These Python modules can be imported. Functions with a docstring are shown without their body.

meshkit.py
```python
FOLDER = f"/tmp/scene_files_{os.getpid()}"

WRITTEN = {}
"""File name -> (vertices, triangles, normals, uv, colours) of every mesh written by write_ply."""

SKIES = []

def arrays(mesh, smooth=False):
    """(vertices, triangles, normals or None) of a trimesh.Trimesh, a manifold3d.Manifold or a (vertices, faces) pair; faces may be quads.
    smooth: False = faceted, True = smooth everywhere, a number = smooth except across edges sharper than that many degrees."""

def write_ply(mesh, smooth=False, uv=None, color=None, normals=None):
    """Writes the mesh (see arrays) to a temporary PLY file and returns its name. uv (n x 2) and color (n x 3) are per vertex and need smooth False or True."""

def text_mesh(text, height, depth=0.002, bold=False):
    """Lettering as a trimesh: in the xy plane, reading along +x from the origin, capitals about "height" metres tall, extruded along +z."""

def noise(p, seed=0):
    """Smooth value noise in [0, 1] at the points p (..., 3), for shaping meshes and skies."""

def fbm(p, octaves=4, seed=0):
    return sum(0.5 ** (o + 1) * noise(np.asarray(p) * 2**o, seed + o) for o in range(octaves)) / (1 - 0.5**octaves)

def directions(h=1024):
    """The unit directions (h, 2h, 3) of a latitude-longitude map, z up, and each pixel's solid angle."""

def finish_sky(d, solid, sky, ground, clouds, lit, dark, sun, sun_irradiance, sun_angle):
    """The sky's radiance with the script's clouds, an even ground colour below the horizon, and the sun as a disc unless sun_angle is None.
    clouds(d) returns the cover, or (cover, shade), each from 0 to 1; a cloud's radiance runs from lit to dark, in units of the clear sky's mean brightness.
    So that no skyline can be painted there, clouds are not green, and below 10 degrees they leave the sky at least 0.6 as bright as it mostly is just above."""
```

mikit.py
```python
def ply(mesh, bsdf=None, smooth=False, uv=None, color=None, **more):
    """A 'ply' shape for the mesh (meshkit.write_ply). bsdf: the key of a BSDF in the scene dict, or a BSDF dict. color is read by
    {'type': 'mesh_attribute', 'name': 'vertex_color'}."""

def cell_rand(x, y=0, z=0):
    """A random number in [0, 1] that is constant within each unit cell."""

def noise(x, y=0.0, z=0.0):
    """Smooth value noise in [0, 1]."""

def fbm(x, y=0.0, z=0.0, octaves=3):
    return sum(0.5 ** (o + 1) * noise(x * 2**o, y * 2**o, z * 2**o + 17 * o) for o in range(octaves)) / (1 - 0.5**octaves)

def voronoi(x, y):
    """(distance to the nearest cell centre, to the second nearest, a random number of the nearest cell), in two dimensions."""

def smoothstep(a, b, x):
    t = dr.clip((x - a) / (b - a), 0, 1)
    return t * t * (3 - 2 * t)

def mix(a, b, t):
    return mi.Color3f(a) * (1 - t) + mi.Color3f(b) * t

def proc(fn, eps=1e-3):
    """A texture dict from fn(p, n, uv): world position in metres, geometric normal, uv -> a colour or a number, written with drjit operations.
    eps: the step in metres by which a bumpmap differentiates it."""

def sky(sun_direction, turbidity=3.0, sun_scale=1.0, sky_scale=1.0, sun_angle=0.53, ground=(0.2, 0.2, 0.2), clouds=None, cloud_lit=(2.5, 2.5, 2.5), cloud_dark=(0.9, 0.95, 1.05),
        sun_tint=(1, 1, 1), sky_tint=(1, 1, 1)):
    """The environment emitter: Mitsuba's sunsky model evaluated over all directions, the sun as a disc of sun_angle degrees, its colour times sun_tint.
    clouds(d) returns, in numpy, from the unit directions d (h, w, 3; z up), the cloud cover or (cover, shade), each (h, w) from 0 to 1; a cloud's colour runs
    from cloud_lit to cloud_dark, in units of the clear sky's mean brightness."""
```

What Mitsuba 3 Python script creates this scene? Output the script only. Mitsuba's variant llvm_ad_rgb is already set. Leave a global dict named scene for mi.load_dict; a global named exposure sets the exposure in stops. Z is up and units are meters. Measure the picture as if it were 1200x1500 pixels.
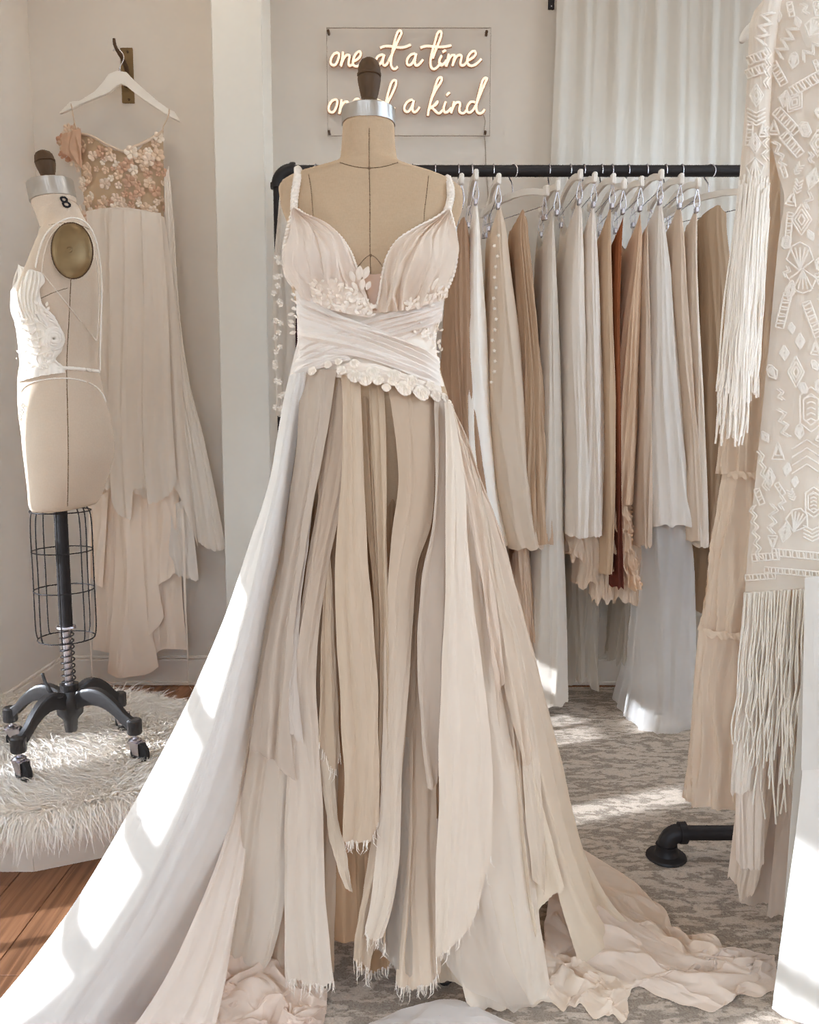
import math, random
import numpy as np, trimesh, manifold3d as m3
import drjit as dr
import mitsuba as mi
import mikit, meshkit
from mikit import proc, noise, fbm, voronoi, smoothstep, mix, cell_rand
from scipy.interpolate import PchipInterpolator
from shapely.geometry import Polygon

random.seed(7)
scene, labels = {}, {}
T = mi.ScalarTransform4f

# ---------------------------------------------------------------- camera, sky, exposure
FPX, PITCH, EYE = 1200.0, math.radians(6.6), np.array([0.0, 0.0, 1.15])
CP, SP = math.cos(PITCH), math.sin(PITCH)
scene['camera'] = {
    'type': 'perspective', 'fov': math.degrees(2 * math.atan(600 / FPX)), 'fov_axis': 'x',
    'to_world': T().look_at(origin=EYE.tolist(), target=[0, CP, EYE[2] - SP], up=[0, 0, 1]),
    'near_clip': 0.05, 'far_clip': 200.0}
SUN_AZ, SUN_EL = math.radians(20.5), math.radians(22.0)     # the sun travels towards (cos az, sin az), coming in from the left
sun_to = np.array([-math.cos(SUN_AZ) * math.cos(SUN_EL), -math.sin(SUN_AZ) * math.cos(SUN_EL), math.sin(SUN_EL)])
def cloud_cover(d):
    """A bright veil of high cloud over the whole sky."""
    return 0.72 + 0.14 * np.sin(5 * d[..., 0] + 3 * d[..., 1]) * np.sin(4 * d[..., 1] - 2 * d[..., 2])


scene['sky'] = mikit.sky(sun_to, turbidity=3.0, sun_scale=1.1, sky_scale=3.4, sun_angle=0.8, ground=(0.42, 0.40, 0.37), clouds=cloud_cover,
                         cloud_lit=(2.2, 2.62, 3.2), cloud_dark=(1.4, 1.6, 1.9), sun_tint=(1.0, 1.46, 2.75), sky_tint=(1.1, 1.12, 1.1))
exposure = 2.58
ADDED_LAMP = [1.65, 1.55, 1.4]  # radiance of the added ceiling fill lamps
NEON = [.092, .079, .063]


# ---------------------------------------------------------------- helpers
def P(px, py, Y):
    """The world point on the photograph's ray (px, py) at the distance Y in front of the camera."""
    px, py, Y = np.broadcast_arrays(np.asarray(px, float), np.asarray(py, float), np.asarray(Y, float))
    a, b = (px - 600) / FPX, (750 - py) / FPX
    s = Y / (CP + b * SP)
    return np.stack([a * s, Y, EYE[2] + s * (b * CP - SP)], -1)


def floor_at(px, py, z=0.0):
    px, py = np.asarray(px, float), np.asarray(py, float)
    b = (750 - py) / FPX
    s = (z - EYE[2]) / (b * CP - SP)
    return P(px, py, s * (CP + b * SP))


def lin(c):
    c = np.asarray(c, float) / 255.0
    return np.where(c <= 0.04045, c / 12.92, ((c + 0.055) / 1.055) ** 2.4)


def L3(*c):
    return {'type': 'rgb', 'value': lin(c).tolist()}


def numbered(name):
    if name not in USED:
        USED.add(name)
        return name
    k = 1
    while f'{name}_{k:03d}' in USED:
        k += 1
    USED.add(f'{name}_{k:03d}')
    return f'{name}_{k:03d}'


USED = set()


def obj(name, mesh, bsdf, parent=None, smooth=False, label=None, color=None, uv=None, kind=None, **more):
    key = numbered((parent + '__' if parent else '') + name)
    if color is not None:
        v = meshkit.arrays(mesh, smooth)[0]
        color = np.asarray(color, float)
        if color.ndim == 1:
            color = np.broadcast_to(color, (len(v), 3))
    scene[key] = mikit.ply(mesh, bsdf, smooth=smooth, color=color, uv=uv, **more)
    d = {}
    if label:
        d['label'] = label
    if kind:
        d['kind'] = kind
    if d:
        labels[key] = d
    return key


def thing(name, label, cat, group=None):
    key = numbered(name)
    labels[key] = {'label': label, 'category': cat}
    if group:
        labels[key]['group'] = group
    return key


def tag(key, label, cat, group=None, kind=None):
    labels[key] = {**labels.get(key, {}), 'label': label, 'category': cat}
    if group:
        labels[key]['group'] = group
    if kind:
        labels[key]['kind'] = kind


def struct(name, mesh, bsdf, smooth=False, parent=None, **more):
    key = obj(name, mesh, bsdf, parent, smooth, **more)
    if parent is None:
        labels[key] = {'kind': 'structure'}
    return key


def box(x0, x1, y0, y1, z0, z1):
    b = trimesh.creation.box([x1 - x0, y1 - y0, z1 - z0])
    b.apply_translation([(x0 + x1) / 2, (y0 + y1) / 2, (z0 + z1) / 2])
    return b


def cbox(x0, x1, y0, y1, z0, z1, c=0.003):
    """A box with chamfered edges (the hull of its shrunken copies)."""
    pts = []
    for sx in (0, 1):
        for sy in (0, 1):
            for sz in (0, 1):
                p = np.array([(x0, x1)[sx], (y0, y1)[sy], (z0, z1)[sz]])
                d = np.array([1 - 2 * sx, 1 - 2 * sy, 1 - 2 * sz]) * c
                for k in range(3):
                    q = p + d
                    q[k] = p[k]
                    pts.append(q)
    return trimesh.convex.convex_hull(np.array(pts))


def join(ms):
    return trimesh.util.concatenate([m for m in ms])


def tube(pts, r, n=10, closed=False, cap=True):
    """A tube along the points; r is a number or one per point."""
    p = np.asarray(pts, float)
    r = np.broadcast_to(np.asarray(r, float), (len(p),))
    if closed:
        t = np.roll(p, -1, 0) - np.roll(p, 1, 0)
    else:
        t = np.gradient(p, axis=0)
    t /= np.linalg.norm(t, axis=1, keepdims=True) + 1e-12
    ref = np.array([0.0, 0, 1]) if abs(t[0][2]) < 0.9 else np.array([1.0, 0, 0])
    a = np.cross(t[0], ref)
    a /= np.linalg.norm(a)
    A = []
    for k in range(len(p)):
        a = a - t[k] * (a @ t[k])
        a /= np.linalg.norm(a) + 1e-12
        A.append(a)
    A = np.array(A)
    B = np.cross(t, A)
    th = np.arange(n) * 2 * np.pi / n
    ring = p[:, None] + r[:, None, None] * (np.cos(th)[None, :, None] * A[:, None] + np.sin(th)[None, :, None] * B[:, None])
    m, V = len(p), ring.reshape(-1, 3)
    F = []
    i = np.arange(n)
    j = (i + 1) % n
    for k in range(m if closed else m - 1):
        a0, b0 = k * n, ((k + 1) % m) * n
        F += [np.stack([a0 + i, a0 + j, b0 + j], 1), np.stack([a0 + i, b0 + j, b0 + i], 1)]
    if not closed and cap:
        V = np.vstack([V, p[:1], p[-1:]])
        e = (m - 1) * n
        F += [np.stack([j, i, i * 0 + m * n], 1), np.stack([e + i, e + j, i * 0 + m * n + 1], 1)]
    return trimesh.Trimesh(V, np.vstack(F), process=False)


def smooth_path(pts, n=40, closed=False):
    """A Catmull-like path through the points (chord-length spline)."""
    p = np.asarray(pts, float)
    if closed:
        p = np.vstack([p, p[:1]])
    d = np.r_[0, np.cumsum(np.linalg.norm(np.diff(p, axis=0), axis=1) ** 0.5 + 1e-9)]
    from scipy.interpolate import CubicSpline
    cs = CubicSpline(d, p, bc_type='periodic' if closed else 'natural')
    return cs(np.linspace(0, d[-1], n, endpoint=not closed))


def lathe(prof, n=32, at=(0, 0, 0)):
    """prof: (r, z) from bottom to top."""
    m = trimesh.creation.revolve(np.asarray(prof, float), sections=n)
    m.apply_translation(at)
    return m


def grid(G, closed_u=False):
    """Triangles of a grid of points (rows, columns, 3)."""
    m, n = G.shape[:2]
    idx = np.arange(m * n).reshape(m, n)
    if closed_u:
        idx = np.hstack([idx, idx[:, :1]])
    a, b, c, d = idx[:-1, :-1].ravel(), idx[:-1, 1:].ravel(), idx[1:, 1:].ravel(), idx[1:, :-1].ravel()
    return trimesh.Trimesh(G.reshape(-1, 3), np.vstack([np.stack([a, d, c], 1), np.stack([a, c, b], 1)]), process=False)


def normals_of(G):
    n = np.cross(np.gradient(G, axis=0), np.gradient(G, axis=1))
    return n / (np.linalg.norm(n, axis=-1, keepdims=True) + 1e-12)


def itp(pairs, q, slope=True):
    """Monotone interpolation of (t, value) pairs, going on straight beyond the ends."""
    p = np.array(sorted(pairs), float)
    q = np.asarray(q, float)
    if len(p) == 1:
        return np.full(q.shape, p[0, 1])
    f = PchipInterpolator(p[:, 0], p[:, 1]) if len(p) > 2 else (lambda x: np.interp(x, p[:, 0], p[:, 1]))
    r = f(np.clip(q, p[0, 0], p[-1, 0]))
    if slope:
        r = r + np.maximum(q - p[-1, 0], 0) * (p[-1, 1] - p[-2, 1]) / (p[-1, 0] - p[-2, 0]) + np.minimum(q - p[0, 0], 0) * (p[1, 1] - p[0, 1]) / (p[1, 0] - p[0, 0])
    return r


def wav(x, seed, octaves=3):
    """A smooth one-dimensional noise in about [-1, 1]."""
    r = np.random.default_rng(seed)
    s = 0
    for o in range(octaves):
        f = 2.0 ** o
        s = s + np.sin(x * f * 6.283 * r.uniform(0.7, 1.3) + r.uniform(0, 6.28)) / f * 0.6
    return s


def pleats(u, v, n, seed, sharp=1.0, gather=0.0, wander=0.25):
    """Fold height in [0, 1] over u in [0, 1]: n uneven ridges that wander slowly with v."""
    r = np.random.default_rng(seed)
    c = (np.arange(n) + 0.5 + r.uniform(-0.33, 0.33, n)) / n
    h = np.zeros(np.broadcast(u, v).shape)
    for k in range(n):
        ck = c[k] + wander / n * np.sin(v * r.uniform(1.5, 4) + r.uniform(0, 6.28))
        w = r.uniform(0.22, 0.5) / n / sharp
        a = r.uniform(0.45, 1.0) * (1 + 0.3 * np.sin(v * r.uniform(2, 5) + r.uniform(0, 6.28)))
        t = (u - ck) / w
        skew = r.uniform(-0.5, 0.5)
        t = t * (1 + skew * np.tanh(t))
        h = np.maximum(h, a * np.exp(-t * t)) + 0.25 * a * np.exp(-t * t)
    return h


def sheet(L, R, top, hem, depth, nu=60, nv=90, folds=(), amp=0.012, seed=1, grow=0.35, edge=0.0, rag=0.0, ragn=9, warp=0.3, sharp=1.0, wrink=0.0, post=None, wander=0.25):
    """A hanging cloth. L, R: (py, px) down its left and right edge; top, hem: (u, py) along its upper and lower edge; depth(px, py) -> Y.
    Folds stand out along the normal by up to amp metres, growing from the top down."""
    r = np.random.default_rng(seed)
    u1, v1 = np.linspace(0, 1, nu), np.linspace(0, 1, nv)
    u, v = np.meshgrid(u1, v1)
    yt, yh = itp(top, u, False), itp(hem, u, False)
    if rag:
        j = r.uniform(-1, 1, nu)
        saw = np.interp(u1 * ragn, np.arange(ragn + 2), r.uniform(-1, 1, ragn + 2))
        yh = yh + (saw + 0.5 * j)[None] * rag
    py = yt + (yh - yt) * v
    n = folds[0] if folds else 0
    uw = u + (warp * 0.5 / max(n, 3)) * np.sin(2 * np.pi * u * max(n, 3) * 0.5 + 2 * v + seed) * np.sin(np.pi * u) if n else u
    xl, xr = itp(L, py), itp(R, py)
    px = xl + (xr - xl) * uw
    px = px + edge * (wav(v * 2 + u * 0.7, seed + 5, 3)) * np.sqrt(v)
    Y = depth(px, py)
    G = P(px, py, Y)
    N = normals_of(G)
    N = N * np.where(N[..., 1:2] > 0, -1, 1)
    h = 0
    if n:
        h = (pleats(u, v * 2.0, n, seed, sharp, wander=wander) - 0.35) * amp * (grow + (1 - grow) * v)
        if len(folds) > 1:
            h = h + (pleats(u, v * 3, folds[1], seed + 31, 1.0, wander=wander) - 0.4) * amp * 0.16 * (grow + (1 - grow) * v)
    if wrink:
        h = h + wrink * (wav(u * 1.3 + v * 2.1, seed + 2, 4) * wav(v * 3 - u, seed + 3, 4))
    G = G + N * np.asarray(h)[..., None] if np.ndim(h) else G
    if post is not None:
        G = post(G, u, v)
    return G


# ---------------------------------------------------------------- materials
def plain(key, rgb, rough=0.6, **more):
    scene[key] = {'type': 'twosided', 'bsdf': {'type': 'principled', 'base_color': L3(*rgb), 'roughness': rough, 'specular': more.pop('specular', 0.3), **more}}


def vc():
    return {'type': 'mesh_attribute', 'name': 'vertex_color'}


scene['chiffon'] = {'type': 'principledthin', 'base_color': vc(), 'roughness': 0.85, 'diff_trans': 0.3, 'spec_trans': 0.0, 'eta': 1.2}
scene['cloth'] = {'type': 'twosided', 'bsdf': {'type': 'principled', 'base_color': vc(), 'roughness': 0.8, 'specular': 0.15, 'sheen': 0.4}}
scene['satin'] = {'type': 'twosided', 'bsdf': {'type': 'principled', 'base_color': vc(), 'roughness': 0.42, 'specular': 0.4, 'sheen': 0.3}}
scene['sheer'] = {'type': 'mask', 'opacity': 0.62, 'bsdf': {'type': 'principledthin', 'base_color': vc(), 'roughness': 0.9, 'diff_trans': 0.9, 'spec_trans': 0.0, 'eta': 1.15}}
plain('white_paint', (226, 218, 206), 0.5)
plain('black_iron', (30, 26, 27), 0.5, specular=0.4)
plain('cast_iron', (38, 35, 35), 0.38, specular=0.6)
plain('grey_metal_paint', (120, 116, 110), 0.5)
plain('white_plastic', (232, 226, 216), 0.4)
plain('dark_rubber', (42, 40, 40), 0.7)
scene['chrome'] = {'type': 'twosided', 'bsdf': {'type': 'roughconductor', 'material': 'Cr', 'alpha': 0.16}}
scene['brushed_steel'] = {'type': 'twosided', 'bsdf': {'type': 'principled', 'base_color': L3(196, 190, 182), 'roughness': 0.3, 'metallic': 1.0, 'anisotropic': 0.6}}


def brass_fn(p, n, uv):
    return mix(lin((120, 98, 66)).tolist(), lin((150, 126, 90)).tolist(), fbm(p.x * 14, p.y * 14, p.z * 40))


scene['aged_brass'] = {'type': 'twosided', 'bsdf': {'type': 'principled', 'base_color': proc(brass_fn), 'roughness': 0.36, 'metallic': 0.55, 'specular': 0.5}}


def linen_fn(p, n, uv):
    w = noise(p.x * 900, p.y * 300, p.z * 180) * 0.5 + noise(p.x * 180, p.y * 300, p.z * 900) * 0.5
    return mix(lin((178, 152, 123)).tolist(), lin((195, 170, 141)).tolist(), w * 0.6 + 0.4 * fbm(p.x * 9, p.y * 9, p.z * 9))


scene['linen'] = {'type': 'twosided', 'bsdf': {'type': 'principled', 'base_color': proc(linen_fn), 'roughness': 0.85, 'specular': 0.15}}


def linen2_fn(p, n, uv):
    w = noise(p.x * 900, p.y * 300, p.z * 180) * 0.5 + noise(p.x * 180, p.y * 300, p.z * 900) * 0.5
    return mix(lin((202, 183, 162)).tolist(), lin((214, 197, 178)).tolist(), w * 0.6 + 0.4 * fbm(p.x * 9, p.y * 9, p.z * 9))


scene['pale_linen'] = {'type': 'twosided', 'bsdf': {'type': 'principled', 'base_color': proc(linen2_fn), 'roughness': 0.85, 'specular': 0.15}}


def turned_wood_fn(p, n, uv):
    g = fbm(p.x * 60 + 3 * noise(p.z * 12), p.y * 60, p.z * 9)
    return mix(lin((66, 48, 33)).tolist(), lin((100, 76, 52)).tolist(), g)


scene['turned_wood'] = {'type': 'twosided', 'bsdf': {'type': 'principled', 'base_color': proc(turned_wood_fn), 'roughness': 0.5, 'specular': 0.22}}


def wall_fn(p, n, uv):
    return mix(lin((214, 205, 194)).tolist(), lin((219, 211, 200)).tolist(), fbm(p.x * 1.3, p.y * 1.3, p.z * 1.3))


scene['wall_paint'] = {'type': 'twosided', 'bsdf': {'type': 'principled', 'base_color': proc(wall_fn), 'roughness': 0.8, 'specular': 0.2}}


def plank_fn(p, n, uv):
    k = cell_rand(dr.floor((p.x + 5.003) / 0.118), dr.floor((p.y + 7 + 3.1 * cell_rand(dr.floor((p.x + 5.003) / 0.118), 3)) / 1.3))
    g = fbm(p.x * 70 + 6 * noise(p.x * 6, p.y * 1.6, k * 40), p.y * 2.2, k * 31, 4)
    a = mix(lin((112, 74, 50)).tolist(), lin((158, 112, 80)).tolist(), smoothstep(0.25, 0.75, g))
    return a * (0.78 + 0.4 * k)


scene['oak_plank'] = {'type': 'twosided', 'bsdf': {'type': 'principled', 'base_color': proc(plank_fn), 'roughness': 0.45, 'specular': 0.35}}


def rug_fn(p, n, uv):
    w = fbm(p.x * 2.3 + 9, p.y * 2.3, 1.7)
    q = noise(p.x * 7, p.y * 7, 5.0)
    streak = fbm(p.x * 30 + 1.3 * q, p.y * 82 + 1.6 * q, 2.0, 4) * 0.8 + 0.2 * noise(p.x * 120, p.y * 190, 3.0)
    speck = noise(p.x * 420, p.y * 420)
    dark = smoothstep(0.39, 0.56, streak + 0.30 * (w - 0.5) + 0.12 * (speck - 0.5))
    base = mix(lin((176, 162, 147)).tolist(), lin((198, 185, 170)).tolist(), speck)
    return mix(base, mi.Color3f(lin((112, 101, 90)).tolist()), dark * (0.35 + 0.5 * speck))


scene['rug_pile'] = {'type': 'twosided', 'bsdf': {'type': 'principled', 'base_color': proc(rug_fn), 'roughness': 0.95, 'specular': 0.05}}
scene['fur_fibre'] = {'type': 'twosided', 'bsdf': {'type': 'principled', 'base_color': L3(236, 230, 221), 'roughness': 0.6, 'specular': 0.3}}
scene['window_glass'] = {'type': 'thindielectric', 'int_ior': 1.5}
scene['acrylic'] = {'type': 'thindielectric', 'int_ior': 1.45}
# ---------------------------------------------------------------- the room
XL, XR, YB, YF, ZC = -1.513, 2.35, 3.45, -2.3, 3.1
WT = 0.16


def holed_wall(u0, u1, z0, z1, holes):
    """A wall slab in (u, z) with rectangular holes, as boxes: [(u0, u1, z0, z1)]."""
    us = sorted({u0, u1, *[h[0] for h in holes], *[h[1] for h in holes]})
    out = []
    for a, b in zip(us[:-1], us[1:]):
        hs = sorted((h[2], h[3]) for h in holes if h[0] <= a + 1e-6 and h[1] >= b - 1e-6)
        z = z0
        for h0, h1 in hs:
            if h0 > z + 1e-6:
                out.append((a, b, z, h0))
            z = h1
        if z < z1 - 1e-6:
            out.append((a, b, z, z1))
    return out


# left windows (outside the frame, the sun comes in through them), an unseen window behind the camera for soft front light, right ones added to even it, one behind the curtain
LEFT_WINDOWS = [(-1.95, -0.32, 0.35, 2.7), (0.10, 0.66, 0.12, 1.49), (0.95, 1.585, 0.12, 1.49), (1.90, 2.28, 0.32, 1.78)]  # the first, out of view, lights gown and alcove from the left front
UNSEEN_FRONT_WINDOWS = [(-1.3, 1.0, 0.7, 2.8)]  # out of view, placed to light the gown softly from the front
ADDED_RIGHT_WINDOWS = [(-0.9, 1.85, 1.0, 2.98), (2.2, 3.2, 1.5, 2.98)]  # added to even the light on the back and left walls
BACK_WINDOWS = [(0.71, 1.22, 0.95, 2.37), (1.29, 1.8, 0.95, 2.37)]
struct('wall_left', join([box(XL - WT, XL, a, b, c, d) for a, b, c, d in holed_wall(YF, YB + WT, 0, ZC, LEFT_WINDOWS)]), 'wall_paint')
struct('wall_front', join([box(a, b, YF - WT, YF, c, d) for a, b, c, d in holed_wall(XL - WT, XR + WT, 0, ZC, UNSEEN_FRONT_WINDOWS)]), 'wall_paint')
struct('wall_back', join([box(a, b, YB, YB + WT, c, d) for a, b, c, d in holed_wall(XL, XR + WT, 0, ZC, BACK_WINDOWS)]), 'wall_paint')
struct('wall_right', join([box(XR, XR + WT, a, b, c, d) for a, b, c, d in holed_wall(YF, YB, 0, ZC, ADDED_RIGHT_WINDOWS)]), 'wall_paint')
struct('ceiling', box(XL - WT, XR + WT, YF - WT, YB + WT, ZC, ZC + 0.1), 'white_paint')
for lx, ly in ((-0.85, 2.85), (0.55, 2.55), (-0.95, 1.2), (1.5, 2.2)):     # fill lamps added above the frame to brighten the walls and alcove
    obj('added_lamp', lathe([(0, -.03), (.15, -.03), (.17, -.02), (.17, 0), (0, 0)], 32, (lx, ly, ZC)), 'white_paint', 'ceiling', 40)
    obj('added_lamp_glass', lathe([(0, -.038), (.13, -.034), (.145, -.031), (0, -.0305)], 32, (lx, ly, ZC)), 'white_paint', 'ceiling', 40, emitter={'type': 'area', 'radiance': {'type': 'rgb', 'value': ADDED_LAMP}})
p0, p1 = P(316, 300, 3.25), P(389, 300, 3.25)
scene['pilaster_paint'] = {'type': 'twosided', 'bsdf': {'type': 'principled', 'base_color': L3(228, 224, 214), 'roughness': 0.7, 'specular': 0.2}}
struct('wall_pilaster', cbox(p0[0], p1[0], 3.25, YB + 0.01, 0.0, ZC, 0.004), 'pilaster_paint')

# skirting boards with a moulded cap
def skirting(x0, x1, y0, y1, axis):
    if axis == 'x':
        return join([cbox(x0, x1, y1 - 0.016, y1, 0.0, 0.112, 0.003), cbox(x0, x1, y1 - 0.012, y1, 0.112, 0.128, 0.005), cbox(x0, x1, y1 - 0.028, y1 - 0.016, 0.0, 0.018, 0.004)])
    return join([cbox(x0, x0 + 0.016, y0, y1, 0.0, 0.112, 0.003), cbox(x0, x0 + 0.012, y0, y1, 0.112, 0.128, 0.005), cbox(x0 + 0.016, x0 + 0.028, y0, y1, 0.0, 0.018, 0.004)])


struct('baseboard_left', skirting(XL, 0, 0.0, YB, 'y'), 'white_paint')
struct('baseboard_back', join([skirting(XL + 0.016, p0[0], 0, YB, 'x'), skirting(p1[0], XR, 0, YB, 'x')]), 'white_paint')

# floor: a dark sub-floor under boards that run away from the camera
struct('floor', box(XL, XR, YF, YB, -0.06, -0.012), 'dark_rubber')
rg = np.random.default_rng(3)
bw = 0.118
k0, k1 = math.floor((XL + 5.003) / bw), math.floor((XR + 5.003) / bw)
for k in range(k0, k1 + 1):
    a, b = max(XL, k * bw - 5.003), min(XR, (k + 1) * bw - 5.003)
    if b - a < 0.02:
        continue
    if b < -0.4:      # where the boards show: single boards
        cuts = [0.2]
        while cuts[-1] < YB:
            cuts.append(cuts[-1] + rg.uniform(0.8, 1.6))
        cuts[-1] = YB
        for c, d in zip(cuts[:-1], cuts[1:]):
            if d - c > 0.05:
                obj('floorboard', cbox(a + 0.0008, b - 0.0008, c + 0.0008, d - 0.0008, -0.012, rg.uniform(-0.0006, 0.0), 0.0012), 'oak_plank', 'floor')
obj('board_field', box(-0.4, XR, 0.2, YB, -0.012, -0.001), 'oak_plank', 'floor')
obj('board_field', box(XL, XR, YF, 0.2, -0.012, -0.001), 'oak_plank', 'floor')

# windows: frame, glazing bars, panes
def window(n, u0, u1, z0, z1, wall, bars_u, bars_z, shade=None):
    key = f'window_{n}'
    labels[key] = {'kind': 'structure'}
    def b3(a, b, c, d, t0, t1):
        if wall == 'left':
            return box(XL - t1, XL - t0, a, b, c, d)
        if wall == 'right':
            return box(XR + t0, XR + t1, a, b, c, d)
        if wall == 'front':
            return box(a, b, YF - t1, YF - t0, c, d)
        return box(a, b, YB + t0, YB + t1, c, d)
    w = 0.045
    obj('window_frame', join([b3(u0, u0 + w, z0, z1, 0.05, 0.12), b3(u1 - w, u1, z0, z1, 0.05, 0.12), b3(u0 + w, u1 - w, z0, z0 + w, 0.05, 0.12), b3(u0 + w, u1 - w, z1 - w, z1, 0.05, 0.12)]), 'white_paint', key)
    bars = [b3(u0 + (u1 - u0) * f - 0.012, u0 + (u1 - u0) * f + 0.012, z0 + w, z1 - w, 0.075, 0.1) for f in bars_u] + \
           [b3(u0 + w, u1 - w, z - 0.021, z + 0.021, 0.06, 0.105) for z in bars_z]
    for m in bars:
        obj('glazing_bar', m, 'white_paint', key)
    pane = b3(u0 + w, u1 - w, z0 + w, z1 - w, 0.085, 0.0855)
    q = pane.bounds
    if wall in ('left', 'right'):
        V = [[q[0][0], q[0][1], q[0][2]], [q[0][0], q[1][1], q[0][2]], [q[0][0], q[1][1], q[1][2]], [q[0][0], q[0][1], q[1][2]]]
    else:
        V = [[q[0][0], q[0][1], q[0][2]], [q[1][0], q[0][1], q[0][2]], [q[1][0], q[0][1], q[1][2]], [q[0][0], q[0][1], q[1][2]]]
    obj('pane', (np.array(V), np.array([[0, 1, 2], [0, 2, 3]])), 'window_glass', key)
    return key


ZB = [1.40, 1.095, 0.82, 0.60]
window(1, *LEFT_WINDOWS[1], 'left', [], ZB)
window(2, *LEFT_WINDOWS[2], 'left', [0.71], ZB)
window(3, *LEFT_WINDOWS[3], 'left', [], [1.02])
window(4, *UNSEEN_FRONT_WINDOWS[0], 'front', [0.5], [2.1])  # unseen, soft light from behind the camera
window(5, *LEFT_WINDOWS[0], 'left', [0.5], [2.1])  # unseen, side light from the left front
window(6, *BACK_WINDOWS[0], 'back', [], [])
window(7, *BACK_WINDOWS[1], 'back', [], [])
window(8, *ADDED_RIGHT_WINDOWS[0], 'right', [0.33, 0.67], [])  # added, fill light from the right
window(9, *ADDED_RIGHT_WINDOWS[1], 'right', [0.5], [])  # added, more fill light towards the back of the room
# ---------------------------------------------------------------- area rug, plinth
rug = cbox(-.38, 2.1, .75, 3.38, 0.0, .010, .004)
tag(obj('area_rug', rug, 'rug_pile'), 'grey and beige distressed area rug under the large gown and the clothes racks', 'rug')
pl = [(XL + .03, 1.966), (-.957, 1.966), (-.50, 2.168), (-.42, 2.46), (-.68, 2.74), (-1.12, 2.86), (XL + .03, 2.86)]
PLZ = .15
scene['plinth_paint'] = {'type': 'twosided', 'bsdf': {'type': 'principled', 'base_color': L3(214, 200, 184), 'roughness': 0.6, 'specular': 0.25}}
t = thing('display_plinth', 'low faceted cream display platform under the white fur throw', 'platform')
m = trimesh.creation.extrude_polygon(Polygon(pl).buffer(-.004), PLZ - .02)
obj('top', join([trimesh.creation.extrude_polygon(Polygon(pl).buffer(-.006), .02).apply_translation([0, 0, PLZ - .02])]), 'plinth_paint', t)
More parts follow.
